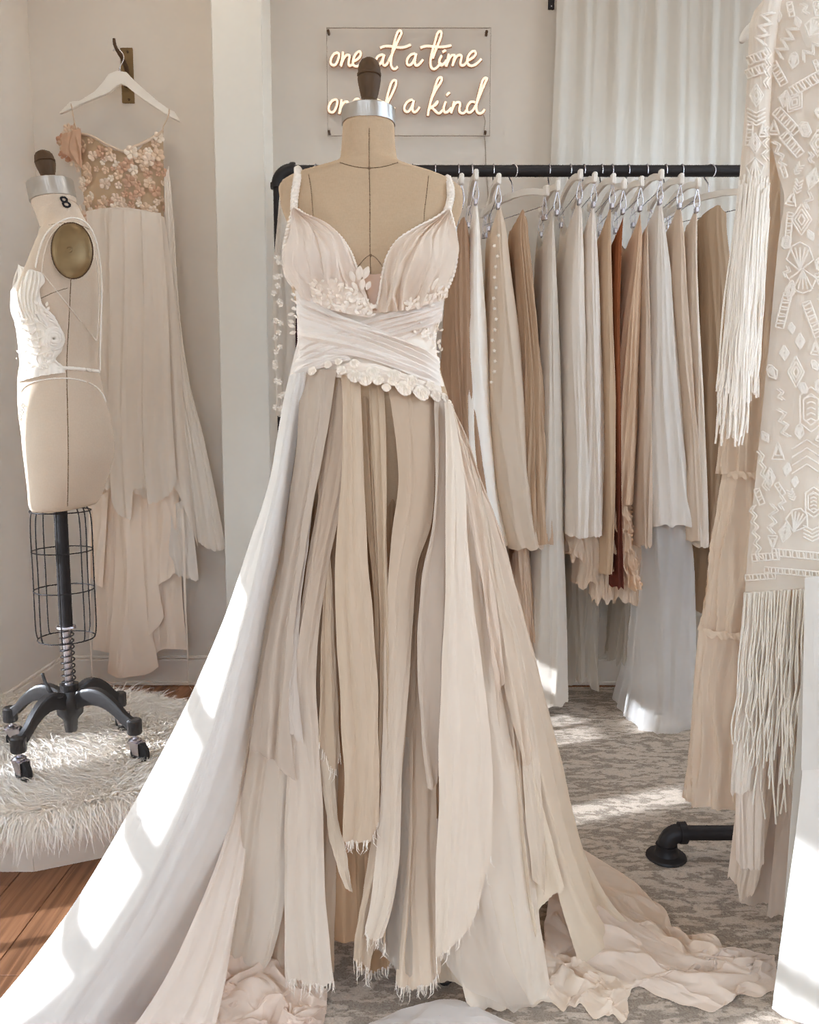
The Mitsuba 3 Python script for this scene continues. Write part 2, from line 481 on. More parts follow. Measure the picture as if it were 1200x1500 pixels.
for (ax, ay), (bx, by) in zip(pl[:-1], pl[1:]):
    d = np.array([bx - ax, by - ay])
    n = np.array([d[1], -d[0]]) / np.hypot(*d)
    a, b = np.array([ax, ay]), np.array([bx, by])
    q = [a, b, b - n * .016, a - n * .016]
    obj('side_panel', trimesh.creation.extrude_polygon(Polygon(q).buffer(-.0008), PLZ), 'plinth_paint', t)
obj('side_panel', box(XL + .03, XL + .046, 1.98, 2.85, 0, PLZ - .021), 'plinth_paint', t)

# fur throw: a backing that hangs a little over the edge, and the fibres
rg = np.random.default_rng(21)
t = thing('fur_throw', 'shaggy white fur throw spread over the low platform under the side-facing form', 'fur throw')
poly = Polygon(pl).buffer(.012)
pin = Polygon(pl).buffer(-.004)
zt = PLZ + .001
obj('backing', trimesh.creation.extrude_polygon(pin, .006).apply_translation([0, 0, zt]), 'fur_fibre', t)
xs = rg.uniform(-1.5, -.38, 60000)
ys = rg.uniform(1.95, 2.9, 60000)
from shapely import contains_xy
ins = contains_xy(pin, xs, ys)
xs, ys = xs[ins][:26000], ys[ins][:26000]
n = len(xs)
ang = 2.6 * np.sin(xs * 5.1 + 1) * np.cos(ys * 4.3) + rg.normal(0, .5, n) - 1.2
ln = rg.uniform(.045, .085, n)
lean = rg.uniform(.55, 1.15, n)
root = np.stack([xs, ys, np.full(n, zt + .004)], 1)
drop = np.zeros(n)
ring = np.array(pin.exterior.coords)
edge_pts, edge_n = [], []
for a, b in zip(ring[:-1], ring[1:]):
    L_ = np.hypot(*(b - a))
    k = int(L_ * 5200)
    s = rg.uniform(0, 1, k)[:, None]
    edge_pts.append(a + (b - a) * s)
    nn = np.array([(b - a)[1], -(b - a)[0]]) / L_
    edge_n.append(np.repeat(nn[None], k, 0))
ep, en = np.vstack(edge_pts), np.vstack(edge_n)
if (Polygon(ring).exterior.is_ccw) is False:
    en = -en
keep = ep[:, 0] > XL + .06
ep, en = ep[keep], en[keep]
nm = len(ep)
root = np.vstack([root, np.column_stack([ep, rg.uniform(zt - .008, zt + .006, nm)])])
dirx = np.r_[np.cos(ang), en[:, 0] + rg.normal(0, .35, nm)]
diry = np.r_[np.sin(ang), en[:, 1] + rg.normal(0, .35, nm)]
ln = np.r_[ln, rg.uniform(.05, .085, nm)]
up = np.r_[1.0 / lean * .8, np.full(nm, .35)]
fall = np.r_[rg.uniform(.3, 1.0, n), rg.uniform(1.1, 2.0, nm)]
D = np.stack([dirx, diry, up], 1)
D /= np.linalg.norm(D, axis=1, keepdims=True)
N_ = len(root)
ss = np.array([0, .35, .7, 1.0])
curl = rg.normal(0, .25, (N_, 2))
ctr = root[:, None] + D[:, None] * (ln[:, None] * ss)[..., None]
ctr[..., 2] -= (fall * ln)[:, None] * ss ** 2 * .62
ctr[..., :2] += (curl * ln[:, None])[:, None] * (ss ** 2)[None, :, None]
inside = contains_xy(Polygon(pl).buffer(.004), ctr[..., 0].ravel(), ctr[..., 1].ravel()).reshape(N_, 4)
ctr[..., 2] = np.where(inside, np.maximum(ctr[..., 2], zt + .004 + .01 * ss), np.maximum(ctr[..., 2], .004))
ctr[..., 0] = np.maximum(ctr[..., 0], XL + .035)
wd = np.array([1.0, .9, .6, .08]) * .0021
side = np.stack([-D[:, 1], D[:, 0], np.zeros(N_)], 1)
side /= np.linalg.norm(side, axis=1, keepdims=True) + 1e-9
tw = rg.uniform(0, np.pi, N_)
side = side * np.cos(tw)[:, None] + np.cross(D, side) * np.sin(tw)[:, None]
V = np.stack([ctr - side[:, None] * wd[None, :, None], ctr + side[:, None] * wd[None, :, None]], 2).reshape(-1, 3)
base = (np.arange(N_) * 8)[:, None]
tri = np.array([[0, 1, 3], [0, 3, 2], [2, 3, 5], [2, 5, 4], [4, 5, 7], [4, 7, 6]])
F = (base[:, None] + tri[None]).reshape(-1, 3)
labels[obj('fur', trimesh.Trimesh(V, F, process=False), 'fur_fibre', t, True)] = {'kind': 'stuff', 'label': 'long white fur fibres'}
# ---------------------------------------------------------------- dress forms
def metres_per_px(py, Y):
    return Y / (CP + (750 - py) / FPX * SP) / FPX


class Body:
    """A lofted torso: rows (py, px left, px right, half depth) seen side-on or front-on at the distance Yc, with soft bumps on its near side."""

    def __init__(self, rows, Yc, p=2.35, bumps=(), shift=0.0):
        r = np.array(rows, float)
        A, B = P(r[:, 1], r[:, 0], Yc), P(r[:, 2], r[:, 0], Yc)
        self.z, o = A[:, 2], np.argsort(A[:, 2])
        c, w = (A[:, 0] + B[:, 0]) / 2, (B[:, 0] - A[:, 0]) / 2
        th = np.linspace(0, 2 * np.pi, 181)[None]
        e = (np.abs(np.cos(th)) ** p + np.abs(np.sin(th)) ** p) ** (-1 / p)
        for _ in range(12):     # so that the rounded body, not its middle plane, has the outline of the rows
            X, Y = c[:, None] + w[:, None] * e * np.cos(th), Yc + r[:, 3:4] * e * np.sin(th)
            px = 600 + FPX * X / (Y * CP - (self.z[:, None] - EYE[2]) * SP)
            k = metres_per_px(r[:, 0], Yc)
            dl, dr_ = r[:, 1] - px.min(1), r[:, 2] - px.max(1)
            c, w = c + (dl + dr_) / 2 * k * .8, np.maximum(w + (dr_ - dl) / 2 * k * .8, .01)
        self.f = {k: PchipInterpolator(self.z[o], v[o]) for k, v in {'c': c, 'w': w, 'd': r[:, 3]}.items()}
        self.z0, self.z1, self.Yc, self.p, self.bumps = self.z.min(), self.z.max(), Yc, p, bumps

    def at(self, z):
        z = np.clip(z, self.z0, self.z1)
        return self.f['c'](z), self.f['w'](z), self.f['d'](z)

    def front(self, x, z):
        c, w, d = self.at(z)
        t = np.clip(np.abs((x - c) / w), 0, 0.999)
        Y = self.Yc - d * (1 - t ** self.p) ** (1 / self.p)
        for bx, bz, s, a in self.bumps:
            Y = Y - a * np.exp(-((x - bx) ** 2 + (z - bz) ** 2) / (2 * s * s)) * (1 - t ** 6)
        return Y

    def depth(self, off=0.0):
        def f(px, py):
            Y = np.full(np.broadcast(px, py).shape, self.Yc - 0.08)
            for _ in range(7):
                q = P(px, py, Y)
                Y = 0.4 * Y + 0.6 * (self.front(q[..., 0], q[..., 2]) - off)
            return Y
        return f

    def mesh(self, nz=120, nt=96, cap=True):
        z = np.linspace(self.z0, self.z1, nz)
        th = np.linspace(0, 2 * np.pi, nt, endpoint=False)
        c, w, d = self.at(z)
        ct, st = np.cos(th), np.sin(th)
        r = (np.abs(ct) ** self.p + np.abs(st) ** self.p) ** (-1 / self.p)
        X = c[:, None] + w[:, None] * (r * ct)[None]
        Y = self.Yc + d[:, None] * (r * st)[None]
        Z = np.broadcast_to(z[:, None], X.shape).copy()
        near = st[None] < 0
        for bx, bz, s, a in self.bumps:
            Y = Y - np.where(near, a * np.exp(-((X - bx) ** 2 + (Z - bz) ** 2) / (2 * s * s)) * (1 - np.abs((X - c[:, None]) / w[:, None]).clip(0, 1) ** 6), 0)
        G = np.stack([X, Y, Z], -1)
        m = grid(G, closed_u=True)
        V, F = m.vertices, m.faces
        if cap:
            n0, n1 = len(V), len(V) + 1
            V = np.vstack([V, G[0].mean(0), G[-1].mean(0)])
            i = np.arange(nt)
            j = (i + 1) % nt
            F = np.vstack([F, np.stack([i, j, i * 0 + n0], 1), np.stack([j + (nz - 1) * nt, i + (nz - 1) * nt, i * 0 + n1], 1)])
        m = trimesh.Trimesh(V, F, process=False)
        m.fix_normals()
        return m


FINIAL = [(0, 0), (.60, 0), (.62, .10), (.74, .12), (.74, .15), (.66, .18), (.66, .22), (.76, .30), (.87, .42), (.96, .54), (.98, .595), (.88, .61), (.88, .635), (1.0, .65), (1.0, .69), (.93, .705), (.95, .76), (.87, .86), (.68, .94), (.40, .985), (.15, .998), (0, 1)]


def finial(r, h, at, tilt=None):
    m = lathe([(a * r, b * h) for a, b in FINIAL], 40)
    if tilt is not None:
        m.apply_transform(tilt)
    m.apply_translation(at)
    return m


def ribbon_on(pts, off, w, surf, n=60, th=0.0012):
    """A thin seam or tape that lies on a surface: pts in pixels, w wide in metres."""
    q = smooth_path(np.array(pts, float), n)
    d = surf(off)
    p = P(q[:, 0], q[:, 1], d(q[:, 0], q[:, 1]))
    return tube(p, w / 2, 6)


def form_base(parent, ctr, ends, z_end, hub_top, pole_r, z_floor, caster_turn):
    """Four arched cast legs from a hub, each on a swivel caster."""
    cx, cy = ctr
    hub = lathe([(0.0, z_end - 0.035), (0.017, z_end - 0.035), (0.02, z_end), (0.036, z_end + 0.02), (0.04, z_end + 0.06), (0.032, z_end + 0.09), (pole_r + 0.012, hub_top - 0.02), (pole_r + 0.014, hub_top), (0.0, hub_top)], 28, (cx, cy, 0))
    base = obj('base_hub', hub, 'cast_iron', parent, 40)
    for k, (ex, ey) in enumerate(ends):
        d = np.array([ex - cx, ey - cy])
        R = np.hypot(*d)
        d /= R
        s = np.array([-d[1], d[0]])
        t = np.linspace(0, 1, 15)
        rr = 0.02 + (R - 0.02) * t
        zc = z_end + 0.058 + 0.028 * np.sin(np.pi * np.clip(t * 1.15, 0, 1)) - 0.055 * t ** 2.2
        hw = 0.018 - 0.006 * t
        hh = 0.027 - 0.011 * t
        rows = []
        for i in range(15):
            o = np.array([cx, cy]) + d * rr[i]
            prof = [(-1, -1), (-0.45, -0.8), (0.45, -0.8), (1, -1), (1, 0.6), (0.6, 1), (-0.6, 1), (-1, 0.6)]
            rows.append([[*(o + s * a * hw[i]), zc[i] + b * hh[i]] for a, b in prof])
        m = grid(np.array(rows), closed_u=True)
        V = np.vstack([m.vertices, np.mean(rows[0], 0), np.mean(rows[-1], 0)])
        i = np.arange(8)
        j = (i + 1) % 8
        m = trimesh.Trimesh(V, np.vstack([m.faces, np.stack([i, j, i * 0 + 120], 1), np.stack([j + 112, i + 112, i * 0 + 121], 1)]), process=False)
        foot = lathe([(0, z_end - 0.022), (0.019, z_end - 0.022), (0.021, z_end - 0.018), (0.021, z_end + 0.018), (0.017, z_end + 0.022), (0, z_end + 0.022)], 24, (ex, ey, 0))
        leg = obj('leg', join([m, foot]), 'cast_iron', parent, 35)
        # caster: stem, swivel plate, fork cheeks, wheel
        a = caster_turn[k]
        u = np.array([math.cos(a), math.sin(a)])
        n = np.array([-u[1], u[0]])
        zt = z_end - 0.022
        rw = (zt - z_floor - 0.012) * 0.44
        wc = np.array([ex, ey]) + u * rw * 0.55
        zw = z_floor + rw
        fork = [lathe([(0, zt - 0.012), (0.006, zt - 0.012), (0.006, zt), (0, zt)], 14, (ex, ey, 0)), lathe([(0, zt - 0.022), (0.017, zt - 0.022), (0.019, zt - 0.017), (0.012, zt - 0.012), (0, zt - 0.012)], 20, (ex, ey, 0))]
        for sgn in (-1, 1):
            o = n * 0.015 * sgn
            pts = [np.array([*(np.array([ex, ey]) - u * 0.016), zt - 0.021]), np.array([*(np.array([ex, ey]) + u * 0.026), zt - 0.021]), np.array([*(wc + u * 0.012), zw - 0.004]), np.array([*(wc - u * 0.010), zw - 0.004])]
            hull = []
            for q in pts:
                for e in (-0.0013, 0.0013):
                    hull.append(q + np.array([*(o + n * e), 0]))
            fork.append(trimesh.convex.convex_hull(np.array(hull)))
        top = [np.array([ex, ey]) + u * i + n * j for i in (-0.016, 0.026) for j in (-0.0163, 0.0163)]
        fork.append(trimesh.convex.convex_hull(np.array([[*q, z] for q in top for z in (zt - 0.021, zt - 0.024)])))
        cst = obj('caster', join(fork), 'chrome', leg, 30)
        wheel = trimesh.creation.revolve(np.array([(0, -0.010), (rw * 0.8, -0.010), (rw, -0.007), (rw, 0.007), (rw * 0.8, 0.010), (0, 0.010)]), sections=24)
        M = np.eye(4)
        M[:3, 0], M[:3, 1], M[:3, 2] = [u[0], u[1], 0], [0, 0, 1], [n[0], n[1], 0]
        M[:3, 3] = [wc[0], wc[1], zw]
        wheel.apply_transform(M)
        wheel.fix_normals()
        obj('wheel', wheel, 'dark_rubber', leg, 30)


# ---- the front form, under the gown
YC = 1.68
b0, b1 = P(478, 392, YC), P(607, 392, YC)
FORM = Body([(183, 502, 578, .052), (225, 499.5, 580.5, .054), (238, 497, 584, .058), (244, 486, 594, .062), (250, 464, 613, .067), (258, 434, 641, .073), (267, 415, 662, .077), (280, 408, 677, .081), (300, 411, 678, .089), (340, 423, 668, .1), (380, 420, 665, .112), (420, 426, 656, .11),
             (460, 437, 646, .1), (500, 443, 639, .095), (540, 438, 645, .105), (580, 426, 656, .12), (640, 414, 666, .127), (700, 410, 669, .125), (735, 412, 668, .12), (745, 418, 662, .115)], YC, bumps=[(b0[0], b0[2], .044, .04), (b1[0], b1[2], .044, .04)])
t = thing('dress_form', 'front-facing linen dress form with dark turned finial wearing the large draped blush gown', 'dress form')
obj('torso', FORM.mesh(), 'linen', t, True)
mp = metres_per_px(170, YC)
cz = [P(540, y, YC)[2] for y in (184, 160)]
cx = P(540, 172, YC)[0]
obj('neck_cap', lathe([(0, cz[0]), (38.2 * mp, cz[0]), (39.3 * mp, cz[0] + .001), (39.3 * mp, cz[1] - .002), (38 * mp, cz[1]), (0, cz[1] + .002)], 64, (cx, YC, 0)), 'brushed_steel', t, 40, label='brushed metal cap on the neck')
fz = P(541, 85, YC)[2] - cz[1]
obj('finial', finial(17.5 * mp, fz, (P(541, 120, YC)[0], YC, cz[1])), 'turned_wood', t, 32, label='dark turned finial')
obj('tie_loop', tube(smooth_path([P(*q) for q in [(529, 160, YC - .03), (534, 153, YC - .032), (546, 149, YC - .03), (554, 148.5, YC - .02), (557, 152, YC), (553, 157, YC + .01)]], 24), .0011, 6), 'white_plastic', t, True, label='thin white loop round the foot of the finial')
# seams of the form
sm = 'seam_thread'
plain('seam_thread', (120, 98, 74), 0.9)
obj('centre_seam', ribbon_on([(541, 188), (541, 240), (542, 300), (542, 350), (543, 402)], .0004, .0017, FORM.depth), sm, t, True)
obj('neck_seam', ribbon_on([(498, 238), (520, 244), (541, 246), (562, 244), (583, 238)], .0004, .0015, FORM.depth), sm, t, True)
obj('princess_seam', ribbon_on([(452, 255), (456, 280), (459, 315), (463, 330)], .0004, .0012, FORM.depth), sm, t, True)
obj('princess_seam', ribbon_on([(628, 257), (625, 285), (622, 310), (621, 326)], .0004, .0012, FORM.depth), sm, t, True)
obj('bust_seam', ribbon_on([(521, 395), (530, 384), (543, 374), (556, 384), (564, 398)], .0004, .0014, FORM.depth), sm, t, True)
for q in [(541, 246), (543, 374)]:
    s = trimesh.creation.icosphere(1, .0026)
    s.apply_translation(P(*q, FORM.depth(.001)(*q)))
    obj('pin_head', s, 'seam_thread', t, True)
FX = P(541, 700, YC)[0]
obj('pole', lathe([(0, .1), (.016, .1), (.016, FORM.z0 + .01), (0, FORM.z0 + .01)], 24, (FX, YC - .02, 0)), 'black_iron', t, 40)
ez = .085
ends = [floor_at(646, 1392, ez)[:2], floor_at(415, 1335, ez)[:2]]
c0 = np.array([FX, YC - .02])
ends = [ends[0], ends[1], c0 - (ends[0] - c0)[::-1] * [1, -1] * .9, c0 + (ends[0] - c0)[::-1] * [1, -1] * .9]
form_base(t, c0, ends, ez, .26, .016, .0105, [.4, 2.2, 4.0, 5.2])
# ---------------------------------------------------------------- the gown on the front form
def C(*c):
    return lin(c)


GOWN = thing('wedding_gown', 'large blush chiffon wedding gown with crossed waist wraps on the front dress form', 'wedding gown')
BLUSH, CREAM, LILAC, TAN, IVORY, WHITE = C(218, 198, 177), C(232, 217, 196), C(222, 210, 199), C(196, 167, 138), C(233, 222, 208), C(236, 232, 226)


def fade(G, seed, c, c2=None, amt=0.06):
    """Vertex colours: the dye of a hand-dyed cloth wanders a little; c2 tints it towards the hem."""
    m, n = G.shape[:2]
    v, u = np.meshgrid(np.linspace(0, 1, m), np.linspace(0, 1, n), indexing='ij')
    k = 1 + amt * wav(u * 1.1 + v * 0.8, seed) * wav(v * 1.3 - u * .6, seed + 1)
    col = np.asarray(c)[None, None] * k[..., None]
    if c2 is not None:
        w = np.clip(v * 1.4 - .3, 0, 1)[..., None]
        col = col * (1 - w) + np.asarray(c2)[None, None] * w * k[..., None]
    return col.reshape(-1, 3).clip(0, 1)


def cloth(name, G, c, parent, bsdf='chiffon', seed=1, c2=None, closed=False, amt=.06, **k):
    return obj(name, grid(G, closed), bsdf, parent, True, color=fade(G, seed, c, c2, amt), **k)


# bodice base and cups
def across(top, bot, depth, nu=80, nv=30, folds=8, amp=.005, seed=1, sharp=1.0):
    """A band that runs from left to right between two lines of pixels, pleated along its length."""
    u, v = np.meshgrid(np.linspace(0, 1, nu), np.linspace(0, 1, nv))
    tp, bt = smooth_path(top, nu), smooth_path(bot, nu)
    q = tp[None] * (1 - v[..., None]) + bt[None] * v[..., None]
    G = P(q[..., 0], q[..., 1], depth(q[..., 0], q[..., 1]))
    N = normals_of(G)
    N = N * np.where(N[..., 1:2] > 0, -1, 1)
    h = pleats(v, u * 1.6, folds, seed, sharp, wander=.5) * amp
    h = h * np.clip(np.minimum(u, 1 - u) * 9, 0.1, 1) * np.clip(np.minimum(v, 1 - v) * 8, 0.15, 1) * (1 - .3 * np.exp(-((u - .5) / .3) ** 2))
    return G + N * h[..., None]


bd = FORM.depth
cloth('bodice_lining', sheet([(420, 430), (460, 438), (500, 443), (560, 433)], [(420, 655), (460, 646), (500, 639), (560, 650)], [(0, 425), (.5, 446), (1, 430)], [(0, 548), (1, 566)], bd(.004), 60, 50), IVORY, GOWN, 'cloth')
cloth('gore', sheet([(398, 530), (452, 545)], [(398, 563), (452, 553)], [(0, 400), (.5, 402), (1, 400)], [(0, 455), (1, 455)], bd(.005), 20, 24), C(212, 184, 164), GOWN, 'cloth', label='flesh-toned insert between the cups')
cl = sheet([(304, 431), (345, 420), (380, 415.5), (402, 420), (420, 431), (452, 446)], [(304, 435), (314, 447), (322, 464), (333, 483), (345, 497), (358, 507), (372, 515), (385, 520), (397, 525), (420, 533), (455, 546)],
           [(0, 305), (1, 305)], [(0, 428), (.35, 448), (1, 456)], bd(.0145), 90, 70, (9, 14), .014, 12, grow=.55, wander=.5, warp=.5)
cloth('left_cup', cl, C(234, 219, 204), GOWN, seed=4)
cr = sheet([(308, 653), (318, 640), (330, 617), (338, 603), (350, 585), (362, 575), (375, 568), (390, 563), (405, 560), (430, 556), (458, 552)], [(308, 657), (340, 664), (370, 667), (400, 663), (425, 655), (450, 646)],
           [(0, 308), (1, 308)], [(0, 458), (.6, 448), (1, 432)], bd(.0145), 90, 70, (9, 14), .014, 23, grow=.55, wander=.5, warp=.5)
cloth('right_cup', cr, C(229, 212, 194), GOWN, seed=5)


def edging(pts, off, r, seed, bsdf='cloth', c=IVORY, surf=bd, name='edging', n=90, parent=GOWN, bead=True):
    q = smooth_path(np.array(pts, float), n)
    p = P(q[:, 0], q[:, 1], surf(off)(q[:, 0], q[:, 1]))
    rr = r * (1 + (.35 * np.sin(np.arange(n) * 1.9 + seed) if bead else 0))
    return obj(name, tube(p, rr, 8), bsdf, parent, True, color=c)


edging([(434, 305), (447, 314), (464, 322), (483, 333), (497, 345), (507, 358), (515, 372), (520, 385), (525, 397)], .012, .0026, 1, name='cup_edging')
edging([(653, 308), (640, 318), (617, 330), (603, 338), (585, 350), (575, 362), (568, 375), (563, 390), (560, 405), (556, 430), (551, 452)], .012, .0026, 2, name='cup_edging')


def strap(pts, r, seed):
    """A strap of two twisted cords with small beads."""
    p = smooth_path(np.array(pts), 60)
    t = np.gradient(p, axis=0)
    t /= np.linalg.norm(t, axis=1, keepdims=True)
    a = np.cross(t, [0, 1, 0])
    a /= np.linalg.norm(a, axis=1, keepdims=True)
    b = np.cross(t, a)
    s = np.linspace(0, 1, 60)[:, None] * 60
    k = obj('shoulder_strap', join([tube(p + r * .62 * (a * np.cos(s + f) + b * np.sin(s + f)), r * .75, 8) for f in (0, np.pi)]), 'cloth', GOWN, True, color=IVORY)
    return k


def fp(px, py, off=.006):
    return P(px, py, FORM.depth(off)(px, py))


strap([P(436, 249, YC + .02), P(437, 251, YC - .03), fp(435, 265), fp(432, 285), fp(431, 307, .01)], .0062, 1)
strap([P(656, 262, YC + .02), P(656, 264, YC - .03), fp(660, 276), fp(660, 292), fp(655, 309, .01)], .0062, 2)
strap([fp(431, 306, .01), fp(424, 330, .012), fp(419, 352, .012), fp(416.5, 380, .01), fp(420, 402, .01), fp(431, 418, .01)], .0042, 3)
strap([fp(657, 309, .01), fp(663, 330, .012), fp(667, 360, .012), fp(666, 385, .01), fp(660, 408, .01), fp(650, 430, .01)], .0048, 4)

# the crossed wraps at the waist
cloth('waist_wrap', across([(436, 506), (480, 490), (520, 474), (580, 455), (650, 436)], [(434, 550), (480, 532), (530, 520), (590, 500), (648, 470)], bd(.011), 110, 40, 8, .012, 3, 1.2), C(234, 223, 212), GOWN, seed=8)
cloth('waist_wrap', across([(434, 426), (470, 445), (500, 462), (560, 484), (644, 524)], [(436, 508), (480, 516), (530, 524), (590, 544), (645, 566)], bd(.018), 120, 44, 8, .013, 6, 1.2), C(238, 229, 219), GOWN, seed=9)
# the left end of the lower wrap goes over the hip into the train
cloth('waist_wrap', across([(436, 500), (460, 505), (500, 508)], [(420, 566), (455, 545), (515, 527)], bd(.014), 60, 30, 6, .006, 8), C(238, 229, 219), GOWN, seed=10)


# lace leaves and scallops
def leaf_mesh(w, h, cup=.25, ribs=True):
    """A small raised leaf with a midrib: along +y, in metres."""
    t = np.linspace(0, 1, 7)
    hw = w / 2 * np.sin(np.pi * np.clip(t * .94 + .05, 0, 1)) ** .8
    rows = []
    for i, a in enumerate(t):
        zc = cup * h * .25 * a * a
        rows.append([[-hw[i], a * h, zc - .12 * w], [-hw[i] * .45, a * h, zc + .04 * w], [0, a * h, zc - .05 * w], [hw[i] * .45, a * h, zc + .04 * w], [hw[i], a * h, zc - .12 * w]])
    return grid(np.array(rows))


def scallop_mesh(w, h, lobes=5):
    """A fan of lace: lobes round an arc, with dents between them."""
    th = np.linspace(-1.15, 1.15, 6 * lobes + 1)
    R = 1 + .10 * np.abs(np.sin((th + 1.15) / 2.3 * lobes * np.pi))
    rows = []
    for k, f in enumerate((.12, .38, .6, .8, 1.0)):
        z = (.0, .10, .04, .13, .02)[k] * h + .05 * h * np.cos(th * lobes * 2.7) * f
        rows.append(np.stack([np.sin(th) * R * f * w / 1.9, np.cos(th) * R * f * h * .95, z], 1))
    m = [grid(np.array(rows))]
    rim = np.array(rows)[-1]
    m.append(tube(rim + [0, 0, .02 * h], .045 * w, 5))
    for k in range(0, len(th), 3):
        m.append(tube(np.array(rows)[1:, k] + [0, 0, .03 * h], .024 * w, 4, cap=False))
    return join(m)


def on_surface(mesh, px, py, ang, depth, lift=.003, tilt=0.0):
    """Lays a flat piece (x across, y along, z out) on a surface at a pixel; ang turns it, 0 = pointing up the picture."""
    e = 2.0
    p, pu, pv = P(px, py, depth(px, py)), P(px + e, py, depth(px + e, py)), P(px, py - e, depth(px, py - e))
    U, V = pu - p, pv - p
    U /= np.linalg.norm(U)
    V = V - U * (U @ V)
    V /= np.linalg.norm(V)
    N = np.cross(U, V)
    c, s = math.cos(ang), math.sin(ang)
    M = np.eye(4)
    X, Yv = U * c - V * s, V * c + U * s
    if tilt:
        Yv, N = Yv * math.cos(tilt) + N * math.sin(tilt), N * math.cos(tilt) - Yv * math.sin(tilt)
    M[:3, 0], M[:3, 1], M[:3, 2], M[:3, 3] = X, Yv, N, p + N * lift
    m = mesh.copy()
    m.apply_transform(M)
    return m


rg = np.random.default_rng(11)
LACE = C(240, 230, 216)
mpx = metres_per_px(420, 1.58)


def leaves(spots, depth, parent=GOWN, bsdf='cloth', c=LACE, name='lace_leaf'):
    for px, py, ang, ln in spots:
        m = leaf_mesh(ln * .5 * mpx, ln * mpx)
        obj(name, on_surface(m, px, py, math.radians(ang), depth, .003, .22), bsdf, parent, True, color=c * rg.uniform(.92, 1.04))


sp = [(519, 412, -22, 18), (526, 410, 4, 22), (533, 408, 22, 20), (530, 424, 8, 18), (523, 424, -30, 15), (537, 424, 25, 15)]
cloth('lace_ground', across([(455, 424), (478, 407), (500, 414), (522, 424), (546, 448)], [(458, 441), (480, 452), (510, 460), (546, 466)], bd(.0225), 60, 20, 5, .003, 5), C(228, 214, 198), GOWN, 'cloth', seed=20)
cloth('lace_ground', across([(597, 446), (620, 434), (640, 428), (657, 420)], [(597, 455), (620, 448), (640, 441), (656, 436)], bd(.0225), 50, 16, 4, .003, 6), C(228, 214, 198), GOWN, 'cloth', seed=21)
cloth('lace_ground', across([(506, 532), (545, 532), (600, 550), (646, 566)], [(508, 548), (545, 558), (600, 571), (650, 590)], bd(.022), 80, 20, 5, .003, 7), C(230, 217, 202), GOWN, 'cloth', seed=22)
for k in range(120):   # left cup: a drift of small leaves that rises to the left
    x = rg.uniform(458, 546)
    lo = np.interp(x, [458, 480, 510, 546], [432, 448, 456, 460])
    hi = np.interp(x, [458, 480, 500, 520, 546], [412, 404, 410, 422, 446])
    sp.append((x, rg.uniform(hi, lo) + 4, rg.uniform(-80, 70), rg.uniform(6, 11)))
leaves(sp, bd(.022))
sp = [(632, 424, 0, 20), (627, 428, -38, 14), (639, 427, 35, 14), (633, 438, 0, 12)]
for k in range(44):
    x = rg.uniform(594, 657)
    sp.append((x, np.interp(x, [596, 630, 656], [450, 441, 428]) + rg.uniform(-8, 7), rg.uniform(-80, 80), rg.uniform(6, 11)))
leaves(sp, bd(.022))
sp = [(437 + rg.uniform(-6, 3), y, rg.uniform(-140, -30), rg.uniform(9, 14)) for y in np.linspace(432, 486, 9)]
sp += [(rg.uniform(606, 646), rg.uniform(470, 516), rg.uniform(-90, 90), rg.uniform(6, 10)) for k in range(46)]
leaves([q for q in sp if q[0] < 500 or q[1] < 470 + (q[0] - 590) * 1.0], bd(.011))
for px, py, ang, w in [(520, 545, 175, 22), (506, 541, 215, 16), (536, 548, 180, 24), (555, 553, 190, 18), (572, 556, 165, 16), (590, 561, 180, 26), (612, 568, 175, 26), (632, 575, 170, 20), (566, 566, 185, 14), (545, 540, 175, 20), (575, 545, 170, 20), (600, 553, 175, 20), (625, 562, 170, 18), (462, 541, 190, 15), (484, 533, 195, 13), (498, 529, 190, 12), (520, 530, 180, 15), (645, 580, 160, 15), (652, 590, 150, 16)]:
    obj('lace_scallop', on_surface(scallop_mesh(w * mpx, w * 1.0 * mpx), px, py - 4, math.radians(ang), bd(.020), .003, .15), 'cloth', GOWN, True, color=LACE * rg.uniform(.93, 1.03))


# ---- the skirt
KZ = {'z': [P(541, y, 1.6)[2] for y in (520, 560, 640, 760, 900, 1050, 1200, 1330, 1450)]}
def _w(y, l, r):
    return P(np.array(r), np.array(y), 1.68)[..., 0], P(np.array(l), np.array(y), 1.68)[..., 0]


ky = [520, 560, 600, 690, 790, 900, 1040, 1180, 1330, 1460]
kr, kl = _w(ky, [438, 424, 412, 392, 366, 330, 290, 262, 248, 240], [642, 652, 664, 700, 736, 766, 802, 836, 880, 930])
kz = [P(541, y, 1.68)[2] for y in ky]
SK = {'c': PchipInterpolator(kz[::-1], ((kr + kl) / 2)[::-1]), 'w': PchipInterpolator(kz[::-1], ((kr - kl) / 2)[::-1]), 'd': PchipInterpolator(kz[::-1], [.245, .24, .225, .215, .205, .195, .18, .155, .128, .112])}


def skirt(off=0.0):
    def f(px, py):
        Y = np.full(np.broadcast(px, py).shape, 1.52)
        for _ in range(8):
            q = P(px, py, Y)
            z = np.clip(q[..., 2], kz[-1], kz[0])
            w = SK['w'](z) + off
            t = np.clip(np.abs((q[..., 0] - SK['c'](z)) / w), 0, .999)
            Y = .4 * Y + .6 * (1.705 - (SK['d'](z) + off) * np.sqrt(1 - t ** 2.2))
        return Y
    return f


def panel(L, R, top, hem, off, c, folds=(3, 6), amp=.012, seed=1, c2=None, bsdf='chiffon', rag=3.0, fray=0, name='skirt_panel', nu=None, nv=100, depth=None, **k):
    if nu is None:
        nu = 56
    G = sheet(L, R, top, hem, depth or skirt(off * 1.75 - .004), nu, nv, folds, amp, seed, rag=rag, edge=2.5, wrink=.0012, post=low, **k)
    key = cloth(name, G, c, GOWN, bsdf, seed, c2)
    if fray:
        frayed(key, G[-1], fray, seed)
    return key


